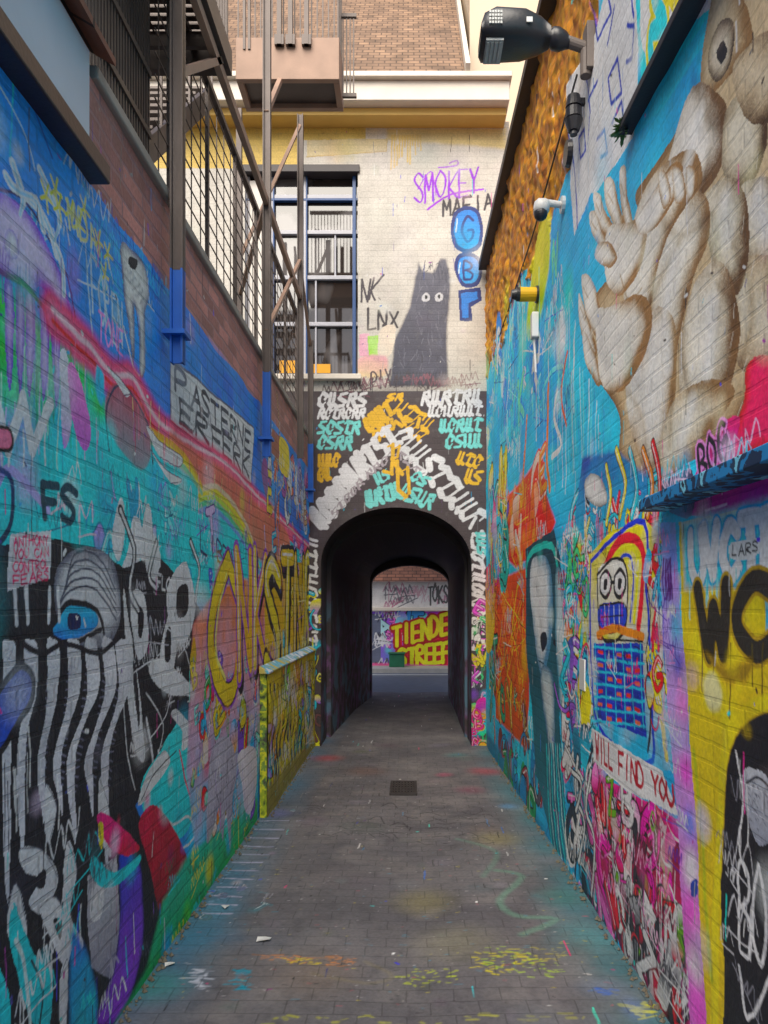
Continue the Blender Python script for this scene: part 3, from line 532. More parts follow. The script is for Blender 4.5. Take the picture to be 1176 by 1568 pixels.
R.f([(1012,800),(1034,800),(1060,1150),(1090,1600),(1060,1600),(1035,1250),(1016,1000)],(104,136,232),(212,84,170),smooth=False)
for y,c in((850,(70,90,180)),(900,(150,110,210)),(960,(70,160,232)),(1020,(54,54,155)),(1080,(228,104,190)),(1180,(245,70,190)),(1260,(20,104,238)),(1330,(225,225,240)),(1400,(245,70,180)),(1480,(220,200,225)),(1540,(245,60,170))): R.spray(1030+(y-850)*.055,y,.1,c)
R.text('LAVA',[(1016,860),(1030,858),(1032,920),(1018,920)],.012,(60,30,80)); R.tags([(1016,820),(1034,820),(1066,1560),(1050,1500)],20,.07,[(60,40,120),(235,235,245),(245,120,200)],146,.007)
R.f([(1040,800),(1176,770),(1500,680),(1500,1700),(1176,1750),(1085,1600),(1055,1150)],(238,190,10),(218,166,12),smooth=False)
for i in range(26): R.spray(1060+rng.random()*200,890+rng.random()*240,.12,[(205,154,14),(250,222,80),(180,144,24),(235,184,14)][i%4],.6)
R.f([(1045,800),(1500,690),(1500,880),(1050,900)],(100,212,226),(30,172,222),smooth=False,soft=.03)
R.text('UVCTE',[(1055,815),(1200,780),(1200,860),(1058,890)],.05,(236,246,248),outline=(20,136,198),ow=.01,jit=.05); R.f([(1118,832),(1160,826),(1160,850),(1120,856)],(225,240,240)); R.text('LARS',[(1120,835),(1160,830),(1160,846),(1120,851)],.007,K_)
for i in range(18): R.drip(1055+rng.random()*120,870+rng.random()*20,.05+rng.random()*.12,.007,[(110,212,224),(60,150,190)][i%2])
R.text('WCP',[(1062,905),(1290,868),(1290,990),(1068,1005)],.066,(38,36,34),jit=.03,outline=(150,120,24),ow=.012)
for x in(1075,1092,1118,1150,1168): R.drip(x,985,.1+rng.random()*.15,.008,(60,54,34))
R.f([(1080,1000),(1108,1020),(1150,1010),(1140,1045),(1105,1040)],(120,96,24),soft=.02)
R.f([(1078,1040),(1092,1030),(1106,1060),(1100,1090),(1082,1080)],(245,225,140),soft=.02)
R.f([(1100,1250),(1115,1150),(1145,1095),(1185,1085),(1400,1090),(1400,1900),(1120,1800),(1108,1500)],(28,27,31),(26,26,30)); R.st([(1094,1600),(1096,1350),(1108,1160),(1140,1092),(1200,1070)],.05,(250,204,20),soft=.006); R.st([(1060,1150),(1075,1320),(1090,1500)],.03,(160,170,50),soft=.01)
R.f([(1135,1185),(1155,1178),(1176,1195),(1190,1270),(1160,1295),(1140,1250)],(172,176,188),(116,120,134)); R.st([(1140,1200),(1160,1190),(1180,1210)],.008,K_); R.st([(1125,1150),(1135,1220),(1128,1290),(1140,1340)],.008,W_)
for i in range(40): x=1138+rng.random()*45; y=1195+rng.random()*80; R.st([(x,y),(x+2,y+3)],.004,(60,60,70))
R.text('BOGZ',[(1125,1330),(1230,1300),(1230,1500),(1130,1460)],.014,(225,225,230),jit=.12); R.st([(1130,1480),(1145,1560),(1176,1500)],.014,(225,225,230)); R.tags([(1115,1140),(1176,1140),(1176,1560),(1120,1560)],8,.1,[(200,200,206),(110,110,118)],147,.006)
R.f([(1058,1350),(1066,1345),(1068,1368),(1060,1372)],(35,50,120)); R.spray(1072,1260,.1,(200,190,220))
R.weather(480,203)
R.f([(905,1115),(1012,1180),(1036,1245),(1036,1250),(960,1210),(907,1165)],(234,234,240),smooth=False); R.text('WILL FIND YOU',[(910,1124),(1030,1206),(1032,1238),(910,1160)],.02,(130,15,45),jit=.03)
for i in range(12): R.drip(912+i*10,1165+i*6,.03+rng.random()*.06,.005,(225,225,232))
# ============================ FACADE ============================
FY=8.2; kf=FY/FP
Pf=lambda x,y:((x-VX)*kf,H+(VY-y)*kf)
UF=np.concatenate([np.linspace(-3.7,-1.95,60,endpoint=False),np.linspace(-1.95,1.12,440)])
VF=np.linspace(0,6.95,1000)
F=Wall(UF,VF,Pf,(204,196,184)); u,v=F.UU,F.VV
k=v<3.96; F.C[k,:3]=lin((60,52,54))
F.f([(0,160),(560,160),(560,215),(460,215),(460,258),(0,258)],(222,178,100),smooth=False)
F.f([(470,215),(592,212),(592,232),(470,240)],(220,194,146),smooth=False); F.st([(470,240),(592,232),(592,212)],.012,(190,160,110),smooth=False)
F.f([(592,196),(775,196),(775,228),(592,214)],(218,188,128),soft=.03,smooth=False)
for i in range(12): F.drip(600+i*4,208,.1+rng.random()*.35,.018,(224,180,106))  # shadow streaks below the cornice, painted into the facade as yellow drips
F.text('SMOKEY',[(632,268),(735,252),(735,290),(632,312)],.026,(130,40,205),jit=.1,nib=.5); F.st([(655,320),(690,298),(740,290)],.022,(140,50,205)); F.st([(688,250),(700,246),(698,254),(672,256)],.018,(140,50,205)); F.st([(640,290),(660,262),(668,300)],.012,(140,50,205))
F.text('MAFIA',[(676,308),(755,296),(755,318),(676,332)],.026,(50,45,50),jit=.05)
BLU=(14,108,210); BO=(18,42,96)
F.f([(690,350),(696,325),(714,315),(732,322),(740,350),(735,378),(715,388),(696,378)],BO); F.f([(695,350),(700,329),(714,321),(729,327),(735,350),(731,373),(715,381),(700,373)],BLU,(40,140,228))
F.text('G',[(704,332),(727,332),(725,370),(706,370)],.03,BO,jit=.01)
F.f([(696,412),(700,392),(718,386),(736,396),(738,418),(730,438),(708,438)],BO); F.f([(701,412),(704,397),(718,392),(731,399),(733,417),(726,432),(710,432)],BLU,(40,140,228)); F.text('B',[(708,400),(727,400),(725,428),(709,428)],.025,BO,jit=.01)
F.f([(702,444),(736,440),(738,460),(722,470),(724,492),(704,492)],BO,smooth=False); F.f([(706,449),(731,446),(732,457),(717,465),(718,487),(708,487)],BLU,smooth=False); F.st([(700,335),(698,355)],.014,(200,230,248)); F.st([(704,402),(703,418)],.012,(200,230,248))
F.f([(636,425),(641,401),(648,416),(664,418),(674,396),(683,396),(690,425),(688,470),(684,510),(686,560),(688,592),(596,592),(600,560),(604,520),(616,495),(627,470),(632,445)],(84,84,94),(58,58,70),smooth=False,soft=.02)
for i in range(150):
    x=602+rng.random()*84; y=412+rng.random()*176
    if x<640-(y-420)*.25 and y<520: continue
    F.st([(x,y),(x+rng.normal()*3,y+9)],.008,[(112,112,124),(50,50,60),(96,96,108),(66,66,76)][i%4],a=.6)
for i in range(18): x=598+i*5; F.st([(x,570),(x+rng.normal()*3,592)],.012,(46,46,54),a=.8)
for i in range(26): 
    x=640+rng.random()*46; F.st([(x,404+rng.random()*30),(x+rng.normal()*2,398+rng.random()*20)],.008,(60,60,70))
for cx in(652,672): F.f([(cx-6,454),(cx,448),(cx+6,452),(cx+5,460),(cx-4,461)],(205,205,212)); F.f([(cx-1,452),(cx+2,452),(cx+2,457),(cx-1,457)],K_)
F.text('NK',[(553,428),(590,424),(575,462),(553,462)],.024,(55,50,55),jit=.12); F.text('LNX',[(560,478),(612,476),(610,500),(560,510)],.026,(50,46,50),jit=.12); F.st([(586,498),(590,525),(578,540),(595,545)],.022,(50,46,50))
F.f([(550,512),(566,510),(566,545),(550,545)],(245,160,185),smooth=False); F.f([(563,515),(582,513),(580,546),(565,548)],(140,230,50),smooth=False); F.f([(582,505),(605,500),(600,540),(580,550)],(240,215,190)); F.f([(550,548),(590,545),(590,575),(552,576)],(235,150,165),(240,200,150),soft=.02)
F.text('PIX',[(566,570),(600,565),(600,592),(566,596)],.02,(70,60,66),jit=.1); F.text('IWO',[(640,578),(680,578),(680,592),(640,592)],.02,(60,55,60),jit=.1)
F.tags([(490,578),(738,578),(738,596),(490,596)],26,.12,[(60,50,54),(110,70,80)],150,.014)
F.spray(520,560,.18,(240,150,130),.5); F.spray(620,598,.12,(60,55,60),.6,ru=1.0)
F.weather(260,204,(.05,.3))
def callig(x0,y0,x1,y1,h,col,n,w=.04,seed=0):
    r=np.random.default_rng(seed+int(x0+y0)); dx,dy=(x1-x0)/n,(y1-y0)/n; Ln=math.hypot(x1-x0,y1-y0); nx,ny=(y1-y0)/Ln,-(x1-x0)/Ln; tx,ty=(x1-x0)/Ln,(y1-y0)/Ln
    g=Ln/n
    for i in range(n):
        cx,cy=x0+dx*(i+.5),y0+dy*(i+.5); q=lambda a,b:(cx+tx*(a+.25*b)*g+nx*b*h,cy+ty*(a+.25*b)*g+ny*b*h)
        kx=r.integers(6)
        if kx==0: S=[[(-.3,.5),(-.3,-.3),(-.05,-.5)],[(.1,.5),(.1,-.3),(.4,-.45)]]
        elif kx==1: S=[[(-.15,.45),(-.35,.1),(-.3,-.35),(.0,-.5),(.3,-.2)],[(.0,.5),(.35,.3),(.2,.0)]]
        elif kx==2: S=[[(-.45,.35),(-.1,.5),(.4,.4)],[(0,.4),(-.05,-.4),(.35,-.5)]]
        elif kx==3: S=[[(-.35,-.5),(-.25,.4),(.2,.5),(.3,.1)],[(-.05,.05),(.4,-.5)]]
        elif kx==4: S=[[(.35,.5),(-.2,.4),(-.3,.1),(.3,-.15),(.2,-.45),(-.4,-.5)]]
        else: S=[[(-.4,.5),(-.3,-.45),(.0,-.2)],[(.15,.5),(.2,-.4),(.45,-.5)]]
        for s_ in S: F.st([q(a,b) for a,b in s_],w,col,nib=.75,smooth=False)
WH=(242,240,244); TE=(116,214,206); GO=(244,170,20)
callig(487,612,562,612,20,WH,5,.05); callig(487,633,560,633,15,WH,7,.036); callig(645,610,738,607,20,WH,6,.05); callig(655,630,738,628,15,WH,7,.036)
callig(487,654,552,655,18,TE,5,.045); callig(487,677,540,678,19,TE,4,.045); callig(672,652,738,650,18,TE,5,.045); callig(682,676,738,674,19,TE,4,.045)
callig(560,655,600,622,22,GO,4,.055); callig(608,620,662,655,22,GO,4,.055); callig(572,672,604,645,16,GO,3,.045); callig(612,640,650,672,16,GO,3,.045); callig(592,608,618,608,10,GO,2,.04)
callig(487,706,520,704,17,GO,3,.045); callig(487,728,506,724,18,GO,2,.045); callig(700,700,738,708,18,GO,3,.045); callig(712,728,738,732,20,GO,2,.045)
callig(482,802,545,720,33,WH,5,.08); callig(545,718,606,662,34,WH,4,.085); callig(608,662,665,718,34,WH,4,.085); callig(665,720,735,802,33,WH,5,.08)
callig(508,790,556,735,10,(150,140,146),5,.03); callig(560,730,606,692,10,(150,140,146),4,.03); callig(608,692,655,735,10,(150,140,146),4,.03)
callig(560,766,612,750,22,TE,4,.055); callig(614,750,664,770,22,TE,4,.055); callig(575,736,596,724,15,TE,2,.04); callig(632,726,655,740,15,TE,2,.04)
F.st([(594,684),(602,680),(600,725),(588,722)],.05,GO,nib=.75,smooth=False); F.st([(600,690),(612,682),(608,700),(600,703),(616,726)],.045,GO,nib=.75,smooth=False); F.st([(608,706),(610,750),(622,760)],.05,GO,nib=.75,smooth=False); F.st([(611,725),(624,716),(627,755),(618,765)],.045,GO,nib=.75,smooth=False)
callig(477,822,477,990,16,WH,9,.036); callig(732,812,732,990,18,WH,11,.045); callig(735,815,738,850,12,TE,3,.036)
F.chaos([(724,930),(742,930),(742,1060),(724,1060)],[(215,75,190),(80,190,115),(235,235,240),(235,205,50),(60,60,70)],26,.10,51)
F.chaos([(722,1060),(744,1060),(744,1160),(722,1160)],[(40,180,218),(238,40,120),(248,150,30),(40,200,115),(120,70,185)],40,.12,52)
F.chaos([(470,880),(492,880),(492,1150),(470,1150)],[(240,230,60),(50,180,215),(120,70,185),(90,60,60),(60,60,70)],30,.14,53)
# ============================ FAR WALL ============================
BY=17.8; Pb=lambda x,y:((x-VX)*BY/FP,H+(VY-y)*BY/FP)
B=Wall(np.linspace(-3,3,420),np.linspace(0,2.15,180),Pb,(200,196,196)); u,v=B.UU,B.VV
k=v<1.42; t=np.clip((u+1)/2+.4*(vn(u,v,.3,2)-.5),0,1)[...,None]; B.C[k,:3]=(lin((100,72,185))*(1-t)+lin((165,50,155))*t)[k]
B.chaos([(540,945),(720,945),(720,1025),(540,1025)],[(90,190,190),(120,90,205),(60,110,190),(225,90,170),(150,210,230)],50,.35,61)
B.f([(568,940),(583,940),(583,1026),(568,1026)],(70,74,90),smooth=False); B.tags([(568,940),(583,940),(583,1026),(568,1026)],10,.25,[(200,200,210),(30,30,40)],160,.03)
B.bubble([(600,962),(688,940),(688,970),(600,990)],'TIENDE',(250,228,20),(252,200,20),(130,20,40),.09,ow=.05,shadow=(190,30,60),hl=None)
B.bubble([(610,998),(690,980),(690,1010),(610,1022)],'STREEF',(250,228,20),(225,235,50),(130,20,40),.09,ow=.05,shadow=(190,30,60),hl=None)
B.f([(560,1016),(700,1020),(700,1028),(560,1028)],(200,80,120),soft=.03)
B.tags([(570,900),(690,900),(690,928),(570,928)],16,.3,[(130,80,100),(70,70,76),(160,120,130)],161,.035); B.text('TOKS',[(655,898),(686,896),(686,922),(655,926)],.045,(60,60,60),jit=.1)
# ============================ GROUND ============================
Pg=lambda x,y:((x-VX)/FP*(H*FP/(y-VY)),H*FP/(y-VY))
A=Wall(np.linspace(-1.3,1.1,380),np.concatenate([np.linspace(-3,2.4,90,endpoint=False),np.exp(np.linspace(math.log(2.4),math.log(13.2),680))]),Pg,(128,122,122))
u,v=A.UU,A.VV
t=vn(u,v,.45,3)[...,None]; A.C[...,:3]=lin((90,88,93))*t+lin((114,111,113))*(1-t)
t=(np.clip((vn(u,v,.16,8)-.5)*2,0,1)*.4)[...,None]; A.C[...,:3]=A.C[...,:3]*(1-t)+lin((138,133,130))*t
t=(np.clip((vn(u,v,.05,9)-.6)*2.5,0,1)*.5)[...,None]; A.C[...,:3]=A.C[...,:3]*(1-t)+lin((76,75,80))*t
t=np.clip(1-(u+1.1)/.35,0,1)*vn(u,v,.3,4)*1.3; t=np.clip(t,0,.8)[...,None]; A.C[...,:3]=A.C[...,:3]*(1-t)+lin((66,110,138))*t
t=np.clip((u-.62)/.3,0,1)*vn(u,v,.3,6)*1.2; t=np.clip(t,0,.8)[...,None]; A.C[...,:3]=A.C[...,:3]*(1-t)+lin((60,110,120))*t
for x,y,r,c,a in((500,1165,.25,(170,56,60),.6),(745,1185,.25,(170,56,70),.6),(700,1160,.2,(60,130,130),.5),(720,1215,.2,(130,60,86),.5),(430,1190,.15,(180,165,56),.5),(300,1440,.3,(50,118,150),.55),(330,1400,.2,(84,150,178),.45),(650,1385,.25,(150,140,80),.4),(760,1290,.25,(150,138,78),.45),(900,1440,.25,(80,150,155),.55),(240,1520,.2,(60,140,130),.6),(420,1250,.2,(116,116,175),.5),(780,1240,.12,(90,150,200),.6),(560,1185,.3,(128,94,78),.4),(680,1190,.12,(190,80,116),.5),(700,1450,.3,(130,126,88),.35),(480,1500,.3,(140,118,96),.35),(860,1380,.2,(70,128,116),.4),(520,1350,.3,(112,106,106),.5)): A.spray(x,y,r,c,a)
A.st([(760,1340),(800,1350),(765,1385),(790,1410),(850,1415),(800,1440)],.04,(106,154,132),a=.5,soft=.012); A.st([(700,1290),(760,1310),(740,1350)],.035,(96,144,124),a=.35,soft=.012); A.st([(480,1500),(560,1512),(600,1500),(560,1480)],.02,(138,128,94),a=.35,soft=.01)
for i in range(12):
    yy=1262+i*13; xl=398-i*8; A.st([(xl,yy),(xl+44,yy+1+rng.normal())],.016,(165,165,192),a=.8)
A.chaos([(380,1240),(470,1240),(400,1420),(290,1420)],[(100,110,140),(140,140,150),(80,120,130)],14,.07,71,(80,80,92))
def specks(q,col,n,s=.02,seed=0):
    r=np.random.default_rng(seed); TL,TR,BR,BL=A.m(q)
    for i in range(n):
        a,b=r.random(2); c=(BL*(1-a)+BR*a)*(1-b)+(TL*(1-a)+TR*a)*b; d=r.normal(0,s,2)*[1.6,.5]
        A.st([c,c+d],s*(.2+r.random()*.7),col,raw=True,a=.5+.45*r.random(),soft=.004)
specks([(620,1490),(700,1488),(700,1512),(610,1515)],(180,194,40),30,.014,1); specks([(715,1470),(870,1450),(880,1475),(740,1505)],(206,194,30),80,.014,2); specks([(740,1440),(870,1490),(850,1510),(740,1500)],(170,202,46),50,.013,3)
specks([(400,1468),(540,1474),(540,1490),(400,1480)],(200,130,70),50,.012,4); specks([(430,1474),(500,1478),(500,1486),(430,1484)],(205,184,40),24,.012,5)
specks([(360,1495),(382,1495),(378,1528),(356,1528)],(10,140,165),34,.018,6); specks([(300,1492),(318,1494),(314,1524),(298,1522)],(180,186,200),34,.016,7)
specks([(910,1522),(940,1524),(940,1534),(912,1532)],(10,86,185),12,.018,9); specks([(300,1330),(360,1330),(345,1400),(270,1400)],(130,165,198),40,.016,10); specks([(440,1200),(800,1200),(900,1540),(250,1540)],(190,188,190),300,.005,11); specks([(440,1200),(760,1200),(900,1560),(250,1560)],(46,45,50),340,.008,12)
specks([(330,1300),(900,1300),(960,1550),(240,1550)],(70,140,165),90,.008,16); specks([(330,1250),(900,1250),(960,1550),(240,1550)],(185,84,100),70,.007,17); specks([(330,1250),(900,1250),(960,1550),(240,1550)],(196,184,50),90,.007,18)
specks([(420,1560),(900,1560),(980,1600),(300,1600)],(160,160,70),60,.02,14); specks([(965,1545),(1010,1550),(1010,1568),(965,1568)],(190,190,40),14,.03,15)
r=np.random.default_rng(5)
for i in range(34):
    x=455+r.random()*290; y=1235+r.random()*60; A.st([(x,y),(x+14,y-6+r.random()*12),(x+22+r.random()*10,y+r.random()*6)],.010,(56,54,58),a=.7)
A.weather(260,205,(.05,.25),.4)
# ============================ BUILD MESHES ============================
mp=painted('painted_brick',(1,2),mdark=.82); mf=painted('painted_facade_brick',(0,2),rh=.065,mort=.006,mdark=.9,bump=.22,dust=.12)
mr=painted('painted_render_wall',(1,2),mort=.008,mdark=.92,bump=.28); mg=painted('paver_paint',(0,1),bw=.19,rh=.095,mort=.004,mdark=.72,bump=.4,rough=.7,bumpd=.005,dust=.12)
mb=painted('painted_street_wall',(0,2),mdark=.95,bump=.2)
def dispn(u,v,a=.006): return a*(vn(u,v,.4,11)-.5)+a*.5*(vn(u,v,.12,12)-.5)
e=empty('graffiti_garden_wall')
grid_mesh('painted_face',np.stack([-1.1+dispn(L.UU,L.VV,.012),L.UU,L.VV],-1),L.C,mat=mp,parent=e)
b=MB(); b.box(-1.32,-1.115,-3,8.19,-.05,3.41); b.ob('wall_core',simple('wall_core',(120,80,70)),e)
b=MB(); b.box(-1.36,-1.075,2.56,8.19,3.421,3.47); b.ob('coping',simple('coping_stone',(150,140,132)),e,.008)
grid_mesh('plinth_face',np.stack([-PXF+dispn(G.UU,G.VV,.012),G.UU,G.VV],-1),G.C,mat=mp,parent=e)
def patchmat(name,cols,scale,hard=True):
    M=N(name); n_=noise(M,scale,5); c_=M.n('ShaderNodeValToRGB'); M.l(n_.outputs['Fac'],c_.inputs[0]); c_.color_ramp.interpolation='CONSTANT' if hard else 'EASE'
    for i,(p_,cc) in enumerate(cols):
        el=c_.color_ramp.elements[i] if i<2 else c_.color_ramp.elements.new(p_); el.position=p_; el.color=tuple(lin(cc))+(1,)
    M.l(c_.outputs[0],M.b.inputs['Base Color']); M.b.inputs['Roughness'].default_value=.6; return M.m
b=MB(); b.box(-1.094,-PXF-.009,5.452,8.19,0,1.085); b.ob('plinth_core',patchmat('plinth_end_paint',((.3,(50,70,40)),(.42,(150,165,40)),(.5,(205,200,40)),(.57,(110,140,60)),(.66,(70,70,60))),14,False),e)
b=MB(); b.v+=[(-1.094,5.43,1.14),(-PXF+.015,5.43,1.10),(-PXF+.015,8.19,1.10),(-1.094,8.19,1.14),(-1.094,5.43,1.086),(-PXF+.015,5.43,1.086),(-PXF+.015,8.19,1.086),(-1.094,8.19,1.086)]
b.f+=[(0,1,2,3),(4,7,6,5),(0,4,5,1),(1,5,6,2),(2,6,7,3)]
b.ob('plinth_coping',patchmat('plinth_coping_paint',((.3,(60,150,200)),(.44,(215,215,222)),(.52,(90,170,200)),(.6,(190,175,90))),6,False),e,.004)
e=empty('graffiti_brick_building')
xr=lambda Y:1.044-.022*Y
dz=dispn(R.UU,R.VV,.014)+np.where(R.C[...,3]>.3,.03*(vn(R.UU,R.VV,.045,13)-.5)+.03*(vn(R.UU,R.VV,.12,14)-.5),0)
ztop=5.45-.05*(R.UU-4.7); ZZ=R.VV+np.clip((R.VV-3.7)/1.42,0,1)*(ztop-5.12)
grid_mesh('painted_face',np.stack([xr(R.UU)+dz,R.UU,ZZ],-1),R.C,mat=mr,parent=e)
b=MB()
b.v+=[(xr(-3)+.03,-3,-.05),(xr(8.19)+.03,8.19,-.05),(3.5,8.19,-.05),(3.5,-3,-.05),(xr(-3)+.03,-3,5.8),(xr(8.19)+.03,8.19,5.25),(3.5,8.19,5.25),(3.5,-3,5.8)]
b.f+=[(0,3,2,1),(4,5,6,7),(0,1,5,4),(1,2,6,5),(2,3,7,6),(3,0,4,7)]; b.ob('building_mass',simple('brick_mass',(140,90,60)),e)
b=MB(); b.beam((xr(-3)-.03,-3,5.87),(xr(8.15)-.03,8.15,5.315),.12,.07); b.ob('roof_edge_trim',simple('dark_lead',(60,54,52),rough=.5),e)
b=MB(); b.beam((.90,-2,1.955),(.945,2.83,1.975),.13,.045); b.ob('ledge',patchmat('ledge_paint',((0,(24,50,80)),(.44,(30,130,190)),(.52,(30,60,90)),(.6,(120,200,225)),(.66,(30,40,60))),9),e,.004)
b=MB(); b.beam((.97,-2,3.4),(.955,3.22,3.66),.09,.035); b.ob('drip_edge',simple('drip_dark',(50,50,58)),e,.004)
grid_mesh('alley_paving',np.stack([A.UU,A.VV,.026+.010*(vn(A.UU,A.VV,.5,3)-.5)-.015*np.exp(-(A.UU/.25)**2)],-1),A.C,mat=mg,gain=0)
b=MB(); b.box(-400,400,-400,400,-.5,-.06); b.ob('ground',simple('ground_asphalt',(90,90,92)))
b=MB(); b.box(-30,30,13.2,17.0,-.05,.012); b.ob('road',simple('road_asphalt',(104,112,124),rough=.7))
b=MB(); b.box(-30,30,17.0,17.79,-.05,.12); b.ob('pavement',simple('pavement_concrete',(170,168,165)),None,.01)
b=MB(); b.box(-30,30,16.55,16.65,.0125,.016); b.ob('road_marking',simple('road_white',(215,215,215)))
# facade
e=empty('arch_house')
ax0,ax1,spr,cr=-.965,.70,2.05,2.67; cx=(ax0+ax1)/2; rx=(ax1-ax0)/2
wx0,wx1=Pf(375,0)[0],Pf(548,0)[0]; wz0,wz1=Pf(0,575)[1],Pf(0,258)[1]
uc=(UF[:-1]+UF[1:])/2; vc=(VF[:-1]+VF[1:])/2; uu,vv=np.meshgrid(uc,vc)
hole=((uu>ax0)&(uu<ax1)&(vv<spr))|((((uu-cx)/rx)**2+((vv-spr)/(cr-spr))**2<1)&(vv>=spr))|((uu>wx0)&(uu<wx1)&(vv>wz0)&(vv<wz1))
grid_mesh('painted_facade',np.stack([F.UU,8.2+dispn(F.UU,F.VV,.01),F.VV],-1),F.C,keep=~hole,mat=mf,parent=e,gain=1.35,sat=1.2)
M=N('tunnel_lining'); n_=noise(M,3,4); vo=noise(M,6,3); g_=M.n('ShaderNodeNewGeometry'); sx=M.n('ShaderNodeSeparateXYZ'); M.l(g_.outputs['Position'],sx.inputs[0])
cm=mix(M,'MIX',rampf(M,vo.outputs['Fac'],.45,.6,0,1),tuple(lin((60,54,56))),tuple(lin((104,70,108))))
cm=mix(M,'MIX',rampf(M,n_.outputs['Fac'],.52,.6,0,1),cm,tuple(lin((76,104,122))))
cm=mix(M,'MIX',rampf(M,sx.outputs[2],1.0,1.9,0,1),cm,tuple(lin((44,40,42))))  # mottled colours low down, blending to near-black higher up the lining
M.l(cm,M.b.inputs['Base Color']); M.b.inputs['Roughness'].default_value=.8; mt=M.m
bx0,bx1,bs,bc=-.617,.684,1.94,2.25
def prof(x0,x1,s_,c_,Y):
    P=[(x0,Y,0)]; n=26; m=(x0+x1)/2; r_=(x1-x0)/2
    for i in range(n+1):
        t=pi-pi*i/n; P.append((m+r_*cos(t),Y,s_+(c_-s_)*sin(t)))
    P.append((x1,Y,0)); return P
b=MB(); secs=[prof(ax0,ax1,spr,cr,8.18),prof(ax0,ax1,spr,cr,8.75),prof(ax0+.05,ax1-.03,spr-.02,cr-.1,8.76),prof((ax0+bx0)/2,(ax1+bx1)/2,(spr+bs)/2,(cr+bc)/2,11),prof(bx0+.1-.12,bx1,bs+.05,bc+.12,12.4),prof(bx0,bx1,bs,bc,12.41),prof(bx0,bx1,bs,bc,12.72)]
for s_ in secs: b.v+=s_
n=len(secs[0])
for j in range(len(secs)-1):
    for i in range(n-1): b.f.append((j*n+i,j*n+i+1,(j+1)*n+i+1,(j+1)*n+i))
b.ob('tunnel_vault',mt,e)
mass=simple('house_render',(205,195,180))
b=MB(); b.box(-3.7,-1.02,8.36,12.7,0,6.94); b.box(.9,1.12,8.36,12.7,0,6.94); b.box(-1.02,.9,8.36,12.7,2.9,6.94); b.ob('house_mass',mass,e)
b=MB(); b.box(-3.7,1.12,12.72,12.76,2.27,6.9); b.box(-3.7,-.62,12.72,12.76,0,2.27); b.box(.69,1.12,12.72,12.76,0,2.27); b.ob('rear_wall',mass,e)
cream=simple('cornice_paint',(218,208,194),rough=.5,var=.14); yel=simple('cornice_soffit',(214,176,96),var=.1)
b=MB(); b.box(-3.8,1.08,7.86,8.3,6.96,7.17); b.box(-3.8,1.10,7.80,8.3,7.172,7.23); b.ob('cornice',cream,e,.008)
b=MB(); b.box(-3.75,1.06,7.98,8.25,6.88,6.958); b.ob('frieze',yel,e,.006)
M=N('window_glass'); M.b.inputs['Roughness'].default_value=.03; M.b.inputs['Specular IOR Level'].default_value=1.0
nn=noise(M,1.6,2); M.l(mix(M,'MIX',rampf(M,nn.outputs['Fac'],.47,.53,0,1),(.03,.024,.022),(.12,.11,.11)),M.b.inputs['Base Color'])  # paler patches in the base colour imitate reflections in the panes
bp=M.n('ShaderNodeBump'); bp.inputs['Strength'].default_value=.06; M.l(nn.outputs['Fac'],bp.inputs['Height']); M.l(bp.outputs[0],M.b.inputs['Normal']); glass=M.m
b=MB(); b.box(wx0,wx1,8.325,8.33,wz0,wz1); b.ob('window_glass',glass,e)
frm=simple('window_frame_grey',(176,176,184),rough=.4,var=.12); navy=simple('window_frame_blue',(44,78,130),rough=.4,var=.15); dkf=simple('window_frame_dark',(62,56,58),rough=.5)
b=MB(); fx=[Pf(x,0)[0] for x in(376,412,463,546)]; fz=[Pf(0,y)[1] for y in(573,492,420,350,295,262)]
for x in fx[:3]: b.box(x-.03,x+.03,8.27,8.322,wz0,wz1)
for z in fz[:5]: b.box(wx0,wx1,8.275,8.319,z-.022,z+.022)
b.box(Pf(482,0)[0]-.01,Pf(482,0)[0]+.01,8.29,8.318,wz0,fz[2]); b.box(Pf(512,0)[0]-.01,Pf(512,0)[0]+.01,8.29,8.318,fz[2],fz[3])
b.ob('window_frame',frm,e,.004)
b=MB(); b.box(fx[3]-.05,fx[3]-.012,8.255,8.322,wz0,wz1)
for x in fx[1:3]: b.box(x+.031,x+.045,8.262,8.322,wz0,wz1)
b.box(wx0,wx1,8.265,8.317,fz[4]-.05,fz[4]-.025); b.ob('window_frame_edges',navy,e,.003)
b=MB(); b.box(wx0-.02,wx1+.02,8.17,8.32,wz1-.05,wz1+.03); b.ob('window_lintel',dkf,e,.004)
b=MB(); b.box(wx0+.04,fx[1]-.04,8.26,8.30,wz0+.05,wz1-.1); b.ob('window_shutter',simple('shutter_cream',(214,208,200)),e)
b=MB(); b.box(fx[1]+.1,fx[1]+.32,8.30,8.31,wz0+.06,wz0+.2); b.box(fx[2]+.08,fx[2]+.3,8.30,8.31,wz0+.06,wz0+.16); b.ob('window_sill_items',simple('item_yellow',(226,160,40)),e)
b=MB(); b.box(wx0-.04,wx1+.04,8.12,8.32,wz0-.06,wz0-.002); b.ob('window_sill',cream,e,.006)
tile=brickmat('roof_tiles',(150,120,96),(122,98,80),(92,74,62),(0,2),.13,.085,.007,.7)
b=MB(); b.v+=[(-3.9,7.84,7.2),(.62,7.84,7.2),(.72,13.2,13.4),(-3.9,13.2,13.4),(-3.9,13.2,7.2),(.72,13.2,7.2)]; b.f+=[(0,1,2,3),(1,5,2),(3,2,5,4),(0,3,4)]; b.ob('roof',tile,e)
b=MB(); b.beam((.63,7.8,7.25),(.73,13.2,13.45),.05,.1); b.ob('roof_verge',cream,e)
e=empty('tall_house')
b=MB(); b.box(.74,4.5,8.9,14,6.9,14); b.ob('house_wall',simple('tall_cream_render',(210,190,164),var=.12,scale=2),e)
e=empty('street_wall_building')
